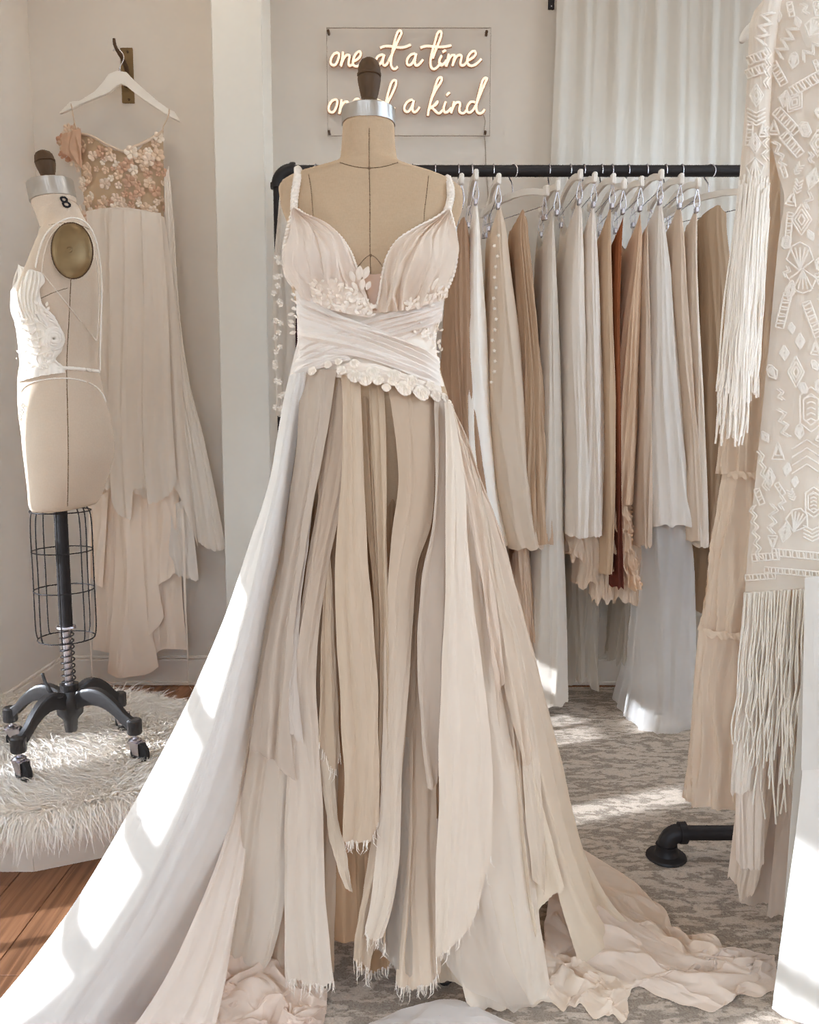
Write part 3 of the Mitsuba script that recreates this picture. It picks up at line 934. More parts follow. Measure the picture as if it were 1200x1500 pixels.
def low(G, u, v):
    k = G[..., 2] < .016
    G[..., 2] = np.where(k, .016 + .003 * np.sin(u * 23 + v * 40), G[..., 2])
    return G


def frayed(key, row, n, seed, ln=.016):
    """Loose threads along a torn hem, as one part."""
    r = np.random.default_rng(seed + 77)
    ms = []
    for k in range(n):
        i = r.uniform(0, len(row) - 1.01)
        p = row[int(i)] * (1 - i % 1) + row[int(i) + 1] * (i % 1)
        l = ln * r.uniform(.4, 1.3) * (2.2 if r.random() < .08 else 1)
        d = np.array([r.uniform(-.5, .5), r.uniform(-.4, .1), -1])
        q = p + d * l
        e = p + np.array([d[0] * .2, d[1], -.6]) * l
        ms.append(tube([p + [0, 0, .004], e, q], [.0008, .0007, .0003], 4, cap=False))
    labels[obj('torn_hem', join(ms), 'cloth', key, True, color=C(236, 226, 213))] = {'kind': 'stuff', 'label': 'loose threads along the torn hem'}


# lining: a tan sheath seen in the gaps, and the back of the skirt
cloth('skirt_lining', sheet([(545, 440), (700, 430), (1000, 440), (1420, 462)], [(545, 642), (700, 655), (1000, 640), (1420, 612)], [(0, 540), (1, 560)], [(0, 1376), (1, 1385)], skirt(-.045), 60, 80, (5,), .01, 3), C(180, 146, 114), GOWN, 'cloth', seed=3, label='tan underskirt')
th = np.linspace(0.02, np.pi - .02, 90)
zz = np.linspace(kz[0], .012, 60)
c_, w_, d_ = SK['c'](zz), SK['w'](zz), SK['d'](zz)
rip = 1 + .07 * (pleats((th / np.pi)[None], (zz / 1.2)[:, None], 16, 9) - .4) * np.linspace(.2, 1, 60)[:, None]
G = np.stack([c_[:, None] - (w_[:, None] - .012) * np.cos(th)[None] * rip, 1.705 + np.sin(th)[None] * np.minimum(w_ * .85, .20)[:, None] * rip, np.broadcast_to(zz[:, None], (60, 90))], -1)
cloth('skirt_back', G, BLUSH, GOWN, seed=2)

# panels, the inner ones first
S = [
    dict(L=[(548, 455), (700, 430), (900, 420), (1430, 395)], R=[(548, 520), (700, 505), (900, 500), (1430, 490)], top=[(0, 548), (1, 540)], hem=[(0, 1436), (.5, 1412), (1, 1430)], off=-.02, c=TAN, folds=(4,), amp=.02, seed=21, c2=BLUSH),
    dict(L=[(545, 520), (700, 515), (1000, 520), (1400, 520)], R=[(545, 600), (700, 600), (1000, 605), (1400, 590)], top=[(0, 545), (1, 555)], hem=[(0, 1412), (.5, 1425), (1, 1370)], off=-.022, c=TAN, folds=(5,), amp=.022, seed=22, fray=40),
    dict(L=[(560, 580), (800, 600), (1000, 615), (1420, 580)], R=[(560, 650), (800, 700), (1000, 745), (1420, 800)], top=[(0, 555), (1, 575)], hem=[(0, 1436), (.5, 1440), (1, 1480)], off=-.02, c=C(218, 196, 175), folds=(5,), amp=.02, seed=23, c2=CREAM),
    dict(L=[(548, 430), (700, 402), (900, 380), (1100, 366), (1200, 350), (1300, 340), (1480, 326)], R=[(548, 470), (700, 450), (900, 435), (1100, 432), (1200, 425), (1300, 418), (1480, 372)], top=[(0, 555), (1, 548)], hem=[(0, 1492), (.5, 1470), (1, 1405)], off=-.004, c=C(226, 210, 194), folds=(3,), amp=.012, seed=24, c2=IVORY),
    dict(L=[(548, 470), (700, 466), (850, 474), (1000, 470), (1120, 460)], R=[(548, 505), (700, 480), (850, 486), (1000, 492), (1120, 502)], top=[(0, 545), (1, 545)], hem=[(0, 1086), (.4, 1108), (.5, 1124), (.7, 1132), (.85, 1122), (1, 1104)], off=.004, c=C(220, 202, 182), folds=(2,), amp=.008, seed=25, fray=14),
    # left: the long panel whose torn hem spreads at the bottom
    dict(L=[(545, 482), (700, 470), (850, 446), (1000, 424), (1150, 420), (1300, 416), (1440, 420)], R=[(545, 520), (700, 506), (850, 478), (1000, 461), (1100, 468), (1200, 474), (1300, 476), (1400, 482), (1440, 488)], top=[(0, 545), (1, 540)], hem=[(0, 1432), (.3, 1436), (.7, 1442), (1, 1440)], off=.006, c=C(221, 203, 187), folds=(3,), amp=.012, seed=26, c2=C(234, 222, 208), fray=70),
    # left: the pale lilac overlay with the pointed hem
    dict(L=[(545, 440), (640, 436), (720, 424), (850, 409), (960, 388), (1060, 371), (1100, 364)], R=[(545, 492), (600, 484), (700, 466), (850, 440), (940, 428), (1020, 425), (1145, 433)], top=[(0, 546), (1, 540)], hem=[(0, 1097), (.3, 1104), (.68, 1116), (.85, 1134), (1, 1146)], off=.014, c=LILAC, folds=(3,), amp=.011, seed=27, rag=1.0),
    # the narrow creased strips beside the deep gap at the middle
    dict(L=[(555, 523), (650, 528), (800, 540), (900, 548), (1000, 550), (1100, 552)], R=[(555, 548), (650, 548), (800, 556), (900, 566), (1000, 568), (1100, 566)], top=[(0, 555), (1, 557)], hem=[(0, 1330), (1, 1330)], off=.002, c=C(216, 194, 170), folds=(2,), amp=.012, seed=28),
    dict(L=[(555, 540), (650, 544), (800, 552), (900, 556), (1000, 557)], R=[(555, 562), (650, 566), (800, 568), (900, 570), (1000, 569)], top=[(0, 556), (1, 558)], hem=[(0, 1390), (1, 1380)], off=.008, c=C(221, 202, 180), folds=(2,), amp=.012, seed=29, fray=10),
    # the long cream strip left of the middle with the torn edge
    dict(L=[(552, 500), (650, 503), (750, 496), (850, 489), (950, 494), (1050, 501), (1150, 504), (1230, 501)], R=[(552, 528), (650, 531), (750, 536), (850, 542), (950, 549), (1050, 554), (1150, 557), (1230, 557)], top=[(0, 548), (1, 556)], hem=[(0, 1232), (.25, 1235), (.55, 1234), (.8, 1224), (1, 1206)], off=.016, c=C(229, 212, 193), folds=(3,), amp=.011, seed=30, fray=26),
    # the smooth centre panel over the thigh
    dict(L=[(560, 566), (600, 574), (700, 584), (800, 573), (900, 565), (1000, 561), (1100, 560), (1200, 556), (1300, 547), (1380, 527)], R=[(560, 640), (600, 640), (700, 637), (760, 633), (830, 612), (900, 606), (1000, 601), (1100, 590), (1200, 586), (1300, 580), (1380, 558)], top=[(0, 557), (.5, 562), (1, 572)], hem=[(0, 1358), (.5, 1374), (1, 1370)], off=.012, c=C(221, 202, 183), folds=(2,), amp=.012, seed=31, c2=C(232, 218, 202), fray=16),
    dict(L=[(1000, 572), (1100, 563), (1250, 540), (1400, 518)], R=[(1000, 600), (1100, 592), (1250, 575), (1400, 546)], top=[(0, 990), (1, 990)], hem=[(0, 1408), (.5, 1412), (1, 1420)], off=.004, c=C(228, 212, 195), folds=(2,), amp=.008, seed=42, fray=18),
    dict(L=[(560, 598), (760, 604), (960, 588), (1100, 590), (1300, 585), (1440, 580)], R=[(560, 636), (760, 640), (960, 640), (1100, 640), (1300, 642), (1440, 646)], top=[(0, 562), (1, 572)], hem=[(0, 1440), (.6, 1446), (1, 1426)], off=-.002, c=C(190, 160, 132), c2=C(232, 214, 194), folds=(3,), amp=.010, seed=43, fray=44),
    # right of the slit: the strip with the point
    dict(L=[(575, 636), (650, 637), (760, 633), (850, 617), (960, 610), (1060, 616), (1152, 627)], R=[(575, 656), (650, 655), (760, 658), (900, 662), (1000, 658), (1100, 650), (1152, 645)], top=[(0, 572), (1, 582)], hem=[(0, 1152), (.3, 1153), (1, 1128)], off=.018, c=LILAC, folds=(2,), amp=.010, seed=32, rag=1.0),
    # right: outer panels against the rack
    dict(L=[(590, 648), (700, 690), (800, 714), (900, 736), (1000, 757), (1100, 778), (1200, 798), (1300, 818), (1400, 846), (1440, 860)], R=[(590, 659), (640, 684), (700, 704), (790, 737), (900, 768), (1000, 794), (1100, 818), (1200, 842), (1260, 862), (1320, 895), (1370, 945), (1400, 1000), (1420, 1050)], top=[(0, 588), (1, 590)], hem=[(0, 1436), (.3, 1428), (.7, 1412), (1, 1398)], off=.0, c=C(224, 205, 187), folds=(3,), amp=.012, seed=33, c2=CREAM),
    dict(L=[(588, 646), (700, 672), (800, 694), (900, 715), (950, 722), (1100, 726), (1250, 735), (1450, 770)], R=[(588, 656), (700, 694), (800, 718), (900, 742), (1000, 766), (1100, 782), (1200, 800), (1300, 822), (1450, 860)], top=[(0, 588), (1, 590)], hem=[(0, 1440), (.6, 1330), (1, 1300)], off=.010, c=C(222, 202, 184), folds=(4,), amp=.014, seed=34, c2=CREAM),
    dict(L=[(588, 650), (700, 678), (800, 697), (900, 712), (1000, 728)], R=[(588, 655), (700, 690), (800, 712), (900, 730), (985, 738), (1060, 742)], top=[(0, 590), (1, 590)], hem=[(0, 1012), (.4, 1010), (1, 986)], off=.026, c=C(225, 207, 190), folds=(2,), amp=.010, seed=35, rag=1.5),
    # right: the big front panel and its sheer overlay
    dict(L=[(585, 654), (700, 656), (850, 654), (1000, 649), (1150, 650), (1300, 655), (1500, 690)], R=[(585, 662), (700, 690), (850, 712), (1000, 734), (1150, 762), (1300, 786), (1500, 816)], top=[(0, 588), (1, 592)], hem=[(0, 1470), (.5, 1505), (1, 1512)], off=.014, c=C(234, 218, 200), folds=(4,), amp=.011, seed=36, c2=C(233, 221, 206)),
    dict(L=[(585, 652), (700, 654), (850, 652), (1000, 647), (1150, 643), (1300, 638), (1405, 641)], R=[(585, 660), (700, 682), (850, 690), (950, 704), (1080, 720), (1200, 722), (1405, 700)], top=[(0, 588), (1, 592)], hem=[(0, 1406), (.15, 1398), (.6, 1366), (.85, 1320), (1, 1255)], off=.028, c=C(237, 224, 209), folds=(3,), amp=.009, seed=37, rag=1.5, fray=20),
]
for k, d in enumerate(S):
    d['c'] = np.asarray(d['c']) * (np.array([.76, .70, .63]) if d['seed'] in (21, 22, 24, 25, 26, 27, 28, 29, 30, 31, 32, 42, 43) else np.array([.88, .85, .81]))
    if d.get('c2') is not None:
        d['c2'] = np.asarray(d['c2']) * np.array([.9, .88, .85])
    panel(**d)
# small flaps, points and sheer layers near the hem
for q in [
    dict(L=[(1090, 468), (1200, 478), (1306, 510)], R=[(1090, 490), (1180, 494), (1260, 508), (1306, 515)], top=[(0, 1060), (1, 1060)], hem=[(0, 1300), (1, 1308)], off=.000, c=C(212, 194, 172), folds=(1,), amp=.006, seed=60, rag=.5),
    dict(L=[(900, 724), (1000, 740), (1120, 764)], R=[(900, 741), (1000, 764), (1120, 782)], top=[(0, 640), (1, 640)], hem=[(0, 1120), (.5, 1122), (1, 1082)], off=.020, c=C(212, 193, 172), folds=(2,), amp=.008, seed=61, rag=1.5),
    dict(L=[(900, 732), (1000, 748), (1150, 768), (1290, 780)], R=[(900, 750), (1000, 774), (1150, 792), (1310, 800)], top=[(0, 700), (1, 700)], hem=[(0, 1290), (.6, 1300), (1, 1314)], off=.016, c=C(214, 197, 177), folds=(2,), amp=.008, seed=62, rag=1.5),
    dict(L=[(1150, 572), (1300, 560), (1390, 556), (1430, 575)], R=[(1150, 600), (1300, 600), (1430, 606)], top=[(0, 1080), (1, 1080)], hem=[(0, 1392), (.3, 1412), (.7, 1430), (1, 1424)], off=.0, c=C(206, 198, 186), folds=(2,), amp=.006, seed=63, bsdf='sheer', rag=.5),
    dict(L=[(1250, 642), (1400, 650), (1500, 690)], R=[(1250, 712), (1400, 742), (1500, 800)], top=[(0, 1200), (1, 1200)], hem=[(0, 1402), (.25, 1446), (.6, 1476), (1, 1494)], off=.020, c=C(226, 216, 204), folds=(3,), amp=.008, seed=64, bsdf='sheer', rag=.5),
    dict(L=[(800, 432), (950, 420), (1100, 418)], R=[(800, 452), (950, 436), (1100, 446)], top=[(0, 700), (1, 700)], hem=[(0, 1060), (1, 1090)], off=.010, c=C(206, 192, 178), folds=(1,), amp=.008, seed=65),
]:
    panel(**q)
def edge_depth(L, R, YL, YR, bulge=0.0):
    """Y from a left-edge depth to a right-edge depth, row by row, with a bulge towards the camera in the middle."""
    def f(px, py):
        xl, xr = itp(L, py), itp(R, py)
        u = np.clip((px - xl) / (xr - xl), 0, 1)
        return itp(YL, py) * (1 - u) + itp(YR, py) * u - bulge * np.sin(np.pi * u)
    return f


def ridge_depth(L, R, YL, YM, YR, um=.47):
    """As edge_depth, with a crest line at um that comes nearest to the camera."""
    def f(px, py):
        xl, xr = itp(L, py), itp(R, py)
        u = np.clip((px - xl) / (xr - xl), 0, 1)
        a, m, b = itp(YL, py), itp(YM, py), itp(YR, py)
        return np.where(u < um, a + (m - a) * (u / um) ** .8, b + (m - b) * np.cos(np.pi / 2 * np.clip((u - um) / (1 - um), 0, 1)) ** 1.1)
    return f


def settle(G, u, v, z=.013):
    """Where the cloth would sink into the floor it lies on it instead."""
    low = G[..., 2] < z
    G[..., 2] = np.where(low, z + .004 * (1 + np.sin(u * 31) * np.sin(v * 57)), G[..., 2])
    return G


TL = [(556, 422), (580, 416), (640, 405), (690, 397), (740, 384), (790, 367), (850, 348), (900, 331), (960, 307), (1040, 272), (1110, 237), (1180, 199), (1260, 152), (1330, 106), (1400, 52), (1470, -8), (1560, -90), (1660, -170)]
TR = [(556, 448), (640, 436), (720, 424), (800, 412), (900, 392), (1000, 377), (1100, 362), (1200, 342), (1300, 308), (1400, 268), (1500, 214), (1660, 120)]
TYL = [(556, 1.64), (800, 1.65), (1040, 1.61), (1260, 1.54), (1470, 1.43), (1560, 1.28), (1660, 1.18)]
TYM = [(556, 1.575), (700, 1.52), (800, 1.487), (1040, 1.455), (1260, 1.41), (1500, 1.34), (1660, 1.15)]
TYR = [(556, 1.58), (700, 1.565), (800, 1.55), (1040, 1.54), (1260, 1.51), (1500, 1.43), (1660, 1.2)]
G = sheet(TL, TR, [(0, 550), (1, 544)], [(0, 1650), (1, 1650)], ridge_depth(TL, TR, TYL, TYM, TYR), 120, 150, (4, 9), .016, 51, grow=.25, sharp=.8, wander=.5, post=settle, edge=0)
cloth('train', G, C(219, 212, 204), GOWN, seed=51, label='pale outer train swept out to the left')
# an inner fold of the train, and the sheer blush layer under it
L2, R2 = [(1000, 378), (1150, 350), (1250, 322), (1350, 282), (1440, 238), (1560, 150)], [(1000, 386), (1150, 372), (1250, 362), (1350, 345), (1440, 330), (1560, 300)]
G = sheet(L2, R2, [(0, 1000), (1, 1000)], [(0, 1560), (1, 1540)], edge_depth(L2, R2, [(1000, 1.62), (1150, 1.55), (1250, 1.5), (1560, 1.3)], [(1000, 1.62), (1150, 1.56), (1250, 1.52), (1560, 1.33)]), 40, 60, (3, 5), .012, 52, post=settle)
cloth('train', G, C(226, 211, 196), GOWN, seed=52)


def heap(top, bot, c, seed, amp=.03, nu=110, nv=60, folds=7, bsdf='chiffon', along=True, name='train', z0=.0125):
    """Cloth lying on the floor between two lines (px, py, z), crumpled in ridges that run along it."""
    t, b = np.array(top, float), np.array(bot, float)
    A = smooth_path(np.hstack([floor_at(t[:, 0], t[:, 1], t[:, 2])]), nu)
    B = smooth_path(np.hstack([floor_at(b[:, 0], b[:, 1], b[:, 2])]), nu)
    u, v = np.meshgrid(np.linspace(0, 1, nu), np.linspace(0, 1, nv))
    G = A[None] * (1 - v[..., None]) + B[None] * v[..., None]
    k = pleats(v + .16 * wav(u * 1.1, seed, 2), u * 3, folds, seed, .8, wander=1.2)
    k2 = pleats(u + .2 * wav(v * 1.4, seed + 3, 2), v * 3, folds + 3, seed + 4, .8, wander=1.2)
    h = amp * (k * (.55 + .45 * wav(u * 1.7 + v, seed + 8, 2)) + .45 * k2 * (.5 + .5 * wav(u - v * 1.3, seed + 9, 2))).clip(0, 2)
    e = np.clip(np.minimum.reduce([v * 7, (1 - v) * 9, u * 12 + .2, (1 - u) * 9]), .05, 1)
    G[..., 2] = np.maximum(G[..., 2] + h * e, z0)
    G[..., 0] += .010 * wav(v * 2.2 + u * 3, seed + 11) * e
    G[..., 1] += .016 * wav(u * 2.4 + v, seed + 12) * (v + .2)
    return cloth(name, G, c, GOWN, bsdf, seed)


heap([(845, 1240, .10), (885, 1262, .06), (925, 1290, .035), (968, 1335, .02), (1000, 1372, .02), (1040, 1370, .05), (1062, 1392, .02)], [(820, 1345, .06), (880, 1360, .03), (940, 1385, .02), (1000, 1412, .015), (1030, 1425, .01), (1050, 1428, .01), (1064, 1420, .006)], C(224, 204, 184), 61, .022)
heap([(806, 1275, .12), (865, 1310, .07), (930, 1350, .04), (1000, 1385, .025), (1070, 1396, .02), (1135, 1402, .008)], [(796, 1405, .03), (850, 1420, .02), (910, 1440, .015), (980, 1468, .01), (1060, 1476, .008), (1134, 1450, .006)], C(228, 210, 193), 62, .022, 130, 80)
heap([(1010, 1392, .02), (1050, 1388, .035), (1090, 1390, .03), (1136, 1402, .01)], [(1000, 1440, .01), (1050, 1440, .01), (1100, 1446, .008), (1138, 1440, .004)], C(220, 204, 190), 63, .014, 60, 40, 5)
heap([(790, 1375, .05), (840, 1400, .03), (890, 1428, .03), (928, 1442, .02)], [(800, 1478, .008), (845, 1478, .01), (890, 1492, .012), (915, 1488, .006)], C(230, 212, 192), 64, .020, 80, 60, 5)
# left: the heap between the train and the front hem
heap([(318, 1330, .12), (350, 1375, .08), (400, 1405, .06), (440, 1425, .05), (480, 1452, .02)], [(232, 1490, .05), (300, 1500, .03), (370, 1520, .02), (430, 1520, .01), (478, 1490, .006)], C(230, 210, 192), 65, .034, 110, 80, 6)
heap([(262, 1430, .05), (300, 1420, .07), (345, 1428, .05), (372, 1450, .03)], [(240, 1500, .02), (280, 1500, .02), (330, 1500, .02), (372, 1490, .01)], C(226, 204, 186), 66, .026, 70, 50, 5)
heap([(300, 1482, .03), (360, 1470, .03), (420, 1462, .03), (478, 1476, .01)], [(290, 1560, .01), (360, 1560, .01), (420, 1560, .01), (470, 1540, .005)], C(222, 200, 182), 67, .026, 80, 50, 5)
heap([(540, 1505, .004), (590, 1478, .02), (645, 1465, .03), (700, 1474, .03), (752, 1500, .02), (800, 1500, .01)], [(520, 1580, .004), (600, 1590, .01), (650, 1590, .01), (700, 1590, .01), (760, 1590, .01), (800, 1580, .004)], C(214, 206, 198), 68, .012, 90, 50, 3)
# ---------------------------------------------------------------- the side-facing form on the plinth
YS = 2.33
SIDE = Body([(296, 49, 113, .05), (306, 52, 118, .054), (320, 57, 126, .064), (334, 62, 134, .09), (346, 60, 141, .132), (358, 56, 145, .158), (372, 50, 148, .168), (390, 42, 150, .17), (410, 33, 151, .168), (430, 25, 151, .164), (450, 21, 150, .158), (480, 24, 147, .148), (510, 28, 144, .136), (530, 29, 143, .132),
             (550, 26, 147, .138), (580, 25, 154, .15), (610, 27, 161, .162), (640, 31, 167, .172), (660, 33, 168, .175), (690, 37, 162, .174), (715, 40, 154, .171), (735, 42, 147, .166), (742, 46, 142, .158)], YS)
t = thing('dress_form', 'side-facing pale dress form marked 8, on casters on the fur-covered platform', 'dress form')
FORM2 = t
obj('torso', SIDE.mesh(130, 90), 'pale_linen', t, True)
s = metres_per_px(290, YS)
tilt = trimesh.transformations.rotation_matrix(math.radians(-9), [0, 1, 0])
nk = P(79.5, 300, YS)
r0 = 32 * s
m = lathe([(0, -.07), (r0 * .80, -.07), (r0 * .90, -.03), (r0 * .97, -.004), (r0 * .97, .002), (0, .002)], 48)
m.apply_transform(tilt)
m.apply_translation(P(79, 294, YS))
obj('neck_top', m, 'pale_linen', t, 40)
cap = lathe([(0, 0), (r0, 0), (r0 * 1.02, .001), (r0 * 1.02, 25 * s), (r0, 26 * s), (0, 26.5 * s)], 56)
cap.apply_transform(tilt)
cap.apply_translation(P(78, 293.5, YS))
obj('neck_cap', cap, 'brushed_steel', t, 40, label='brushed metal cap on the neck')
obj('finial', finial(14.5 * s, 45 * s, P(73, 267, YS), trimesh.transformations.rotation_matrix(math.radians(-11), [0, 1, 0])), 'turned_wood', t, 32, label='dark turned finial')
# the number on the neck, and faint letters on the hip
num = meshkit.text_mesh('8', 17 * s, .0006, bold=True)
sd = SIDE.depth


def lay_text(mesh, px, py, depth, ang=0.0, lift=.0006):
    c = mesh.bounds.mean(0)
    m = mesh.copy()
    m.apply_translation([-c[0], -c[1], 0])
    return on_surface(m, px, py, ang, depth, lift)


plain('black_ink', (28, 26, 28), 0.7)
plain('faded_ink', (150, 138, 122), 0.8)
obj('number', lay_text(num, 95, 297, sd(.0), math.radians(-6), .0035), 'black_ink', t, label='black figure 8')
mk = meshkit.text_mesh('DER', 10 * s, .0004)
obj('print', lay_text(mk, 33, 603, sd(.0), math.radians(-62), .0022), 'faded_ink', t, label='faded letters on the hip')
# arm plate
pc = P(105, 367, YS - .166)
q = metres_per_px(367, YS - .166)
lens = trimesh.creation.icosphere(4, 1.0)
lens.apply_scale([30 * q, .018, 39.5 * q])
lens.apply_translation(pc + [0, .004, 0])
obj('arm_plate', lens, 'aged_brass', t, True, label='oval bronze armhole plate')
rim = smooth_path([pc + [30.3 * q * math.cos(a), .003, 39.8 * q * math.sin(a)] for a in np.linspace(0, 2 * np.pi, 24, endpoint=False)], 72, True)
obj('plate_rim', tube(rim, .0018, 8, closed=True), 'turned_wood', t, True)
sc = lathe([(0, 0), (.0075, 0), (.0075, .003), (.0045, .004), (.004, .0025), (0, .0025)], 20)
sc.apply_transform(trimesh.transformations.rotation_matrix(math.pi / 2, [1, 0, 0]))
sc.apply_translation(pc + [0, -.0125, 0])
obj('screw', sc, 'aged_brass', t, 40)


def line_on(pts, r, name, parent, c=None, bsdf=None, off=.001, surf=sd, n=60):
    pts = np.array(pts, float)
    p = smooth_path(pts, n) if len(pts) > 2 else np.linspace(pts[0], pts[-1], n)
    w = P(p[:, 0], p[:, 1], surf(off)(p[:, 0], p[:, 1]))
    return obj(name, tube(w, r, 6), bsdf or 'cloth', parent, True, **({'color': c} if c is not None else {}))


line_on([(104, 408), (101, 470), (98, 530), (99, 600), (100, 680), (99, 741)], .0011, 'side_seam', t, bsdf='seam_thread', off=.0004)
line_on([(63, 333), (80, 328), (100, 327), (120, 331), (131, 336)], .0009, 'neck_seam', t, bsdf='seam_thread', off=.0004)
line_on([(60, 437), (80, 428), (99, 422)], .0008, 'bust_seam', t, bsdf='seam_thread', off=.0003)
# pole, cage, spring
bx, by = P(92, 742, YS)[0], YS
zb = SIDE.z0
c2 = floor_at(99, 1062, .25)
px_, py_ = (bx + c2[0]) / 2, YS
z15 = P(95, 915, YS)[2]
zh = P(99, 1003, YS)[2]
obj('pole', lathe([(0, z15 - .01), (.0185, z15 - .01), (.0185, zb + .004), (0, zb + .004)], 24, (px_, py_, 0)), 'black_iron', t, 40)
obj('pole_collar', lathe([(0, z15 - .012), (.026, z15 - .012), (.028, z15 - .008), (.026, z15 - .003), (0, z15 - .003)], 24, (px_, py_, 0)), 'chrome', t, 40)
obj('inner_rod', lathe([(0, zh - .05), (.0125, zh - .05), (.0125, z15), (0, z15)], 20, (px_, py_, 0)), 'chrome', t, 40)
a = np.linspace(0, 2 * np.pi * 9, 220)
obj('spring', tube(np.stack([px_ + .0185 * np.cos(a), py_ + .0185 * np.sin(a), zh + (z15 - .012 - zh) * a / a[-1]], 1), .0023, 8), 'cast_iron', t, True)
zc0 = P(92, 934, YS)[2]
R0, R1 = .082, .079
for k in range(8):
    th_ = k * np.pi / 4 + .25
    d = np.array([math.cos(th_), math.sin(th_)])
    pts = [[px_ + d[0] * r, py_ + d[1] * r, z] for r, z in ((R1 * .9, zb - .002), (R1, zb - .02), (R0, (zb + zc0) / 2), (R0 * .98, zc0 + .01), (R0 * .93, zc0))]
    obj('cage_wire', tube(smooth_path(pts, 24), .0018, 6), 'black_iron', t, True)
for z in [zb - .012, P(92, 806, YS)[2], P(92, 863, YS)[2], zc0]:
    r = R0 * (1.0 if z > zc0 else .95)
    pts = [[px_ + r * math.cos(x), py_ + r * math.sin(x), z] for x in np.linspace(0, 2 * np.pi, 48, endpoint=False)]
    obj('cage_ring', tube(np.array(pts), .0018, 6, closed=True), 'black_iron', t, True)
ez = PLZ + .115
c0 = np.array([px_, py_])
ends = [floor_at(27, 1090, ez)[:2], floor_at(197, 1064, ez)[:2], floor_at(175, 1024, ez)[:2], floor_at(15, 1046, ez)[:2]]
form_base(t, c0, ends, ez, zh + .004, .0125, PLZ + .008, [-.6, -.5, -.4, .2])
ped = [P(62, 986, YS - .05), P(66, 998, YS - .052), P(72, 1010, YS - .055)]
obj('pedal_lever', tube(smooth_path([ped[0], ped[1], ped[2], P(78, 1018, YS - .05), [px_, py_ - .02, P(90, 1018, YS)[2]]], 20), [.0045] * 8 + [.006] * 12, 10), 'cast_iron', t, True)
m = lathe([(0, 0), (.028, 0), (.03, .004), (.02, .008), (0, .009)], 24)
m.apply_scale([1, .7, 1])
m.apply_translation(P(79, 1021, YS - .05))
obj('pedal', m, 'cast_iron', t, 40)

# ---- the white lace bodice on it
BOD = thing('lace_bodice', 'white lace bodysuit with string straps on the side-facing dress form', 'bodysuit')
WL = C(240, 234, 224)
bl = sheet([(387, 26), (405, 26), (430, 15), (450, 15), (480, 24), (510, 28), (530, 29), (560, 26)], [(387, 30), (400, 62), (412, 66), (425, 58), (440, 60), (455, 69), (466, 80), (485, 91), (500, 94), (515, 90), (526, 82), (538, 94), (560, 98)],
           [(0, 386), (.3, 389), (.7, 394), (1, 400)], [(0, 560), (.4, 552), (1, 546)], lambda px, py: np.minimum(sd(.008)(px, py), YS - .035), 60, 80, (8,), .004, 3)
cloth('front', bl, WL, BOD, 'cloth', seed=3)
for k in range(7):
    f = k / 6
    line_on([(28 + 30 * f, 391 + 8 * f), (20 + 36 * f, 415 + 6 * f), (22 + 30 * f, 440 + 10 * f), (30 + 32 * f, 465 + 8 * f)], .0022, 'lace_cord', BOD, WL, off=.013, n=40)
for k in range(5):
    line_on([(30 + 2 * k, 470 + 11 * k), (44 + 3 * k, 476 + 11 * k), (56 + 3 * k, 472 + 11 * k), (68 + 3 * k, 480 + 11 * k)], .0022, 'lace_cord', BOD, WL, off=.013, n=40)
for k in range(46):
    x, y = rg.uniform(26, 78), rg.uniform(440, 545)
    obj('lace_leaf', on_surface(leaf_mesh(.007, .013), x, y, rg.uniform(0, 6.28), sd(.010), .005, .2), 'cloth', BOD, True, color=WL * rg.uniform(.95, 1.02))
for r_, h_ in ((14, .004), (11.5, .007), (8, .010), (4.5, .012)):
    pts = [(79 + r_ * math.cos(x), 496 + r_ * 1.12 * math.sin(x)) for x in np.linspace(0, 6.28, 15)]
    line_on(pts, .0045 if r_ > 5 else .006, 'rose', BOD, WL, off=.008 + h_, n=40)
for k in range(4):
    line_on([(60 + 4 * k, 448 + 7 * k), (70 + 4 * k, 456 + 6 * k), (80 + 3 * k, 466 + 6 * k)], .0035, 'ruffle', BOD, WL, off=.012, n=24)
line_on([(30, 545), (60, 541), (86, 539), (120, 541), (146, 544)], .0052, 'waist_band', BOD, WL, off=.003)
line_on([(30, 575), (38, 565), (60, 557), (92, 554), (118, 557), (140, 566), (150, 577), (156, 589)], .0018, 'string', BOD, WL, off=.003)
line_on([(62, 400), (102, 450), (141, 499)], .0013, 'string', BOD, C(232, 222, 208), off=.007)
line_on([(61, 400), (64, 375), (72, 350), (86, 333), (104, 326), (120, 330), (133, 348), (141, 380), (145, 430), (142, 499)], .0013, 'string', BOD, C(232, 222, 208), off=.006)
line_on([(52, 392), (58, 365), (68, 342), (84, 327), (104, 319), (124, 325), (138, 345), (146, 380), (149, 430), (147, 500), (147, 543)], .0022, 'string', BOD, WL, off=.003)
# ---------------------------------------------------------------- wall hook, hanger and gown in the alcove
YA = 3.36
t = thing('wall_hook', 'tall bronze plate hook on the alcove wall holding the white hanger', 'wall hook')
a0, a1 = P(176, 70, YB - .006), P(197, 151, YB - .006)
obj('back_plate', cbox(a0[0], a1[0], YB - .008, YB, a1[2], a0[2], .0015), 'aged_brass', t)
hk = smooth_path([P(186, 128, YB - .012), P(187, 112, YB - .02), P(184, 96, YB - .05), P(176, 80, YB - .085), P(169, 68, YB - .1), P(167, 57, YB - .1)], 40)
obj('arm', tube(hk, np.linspace(.011, .0055, 40), 12), 'turned_wood', t, True)
for q in [(187, 76), (189, 146)]:
    s_ = lathe([(0, 0), (.005, 0), (.0045, .002), (0, .003)], 14)
    s_.apply_transform(trimesh.transformations.rotation_matrix(math.pi / 2, [1, 0, 0]))
    s_.apply_translation(P(*q, YB - .008))
    obj('screw', s_, 'turned_wood', t, 40)


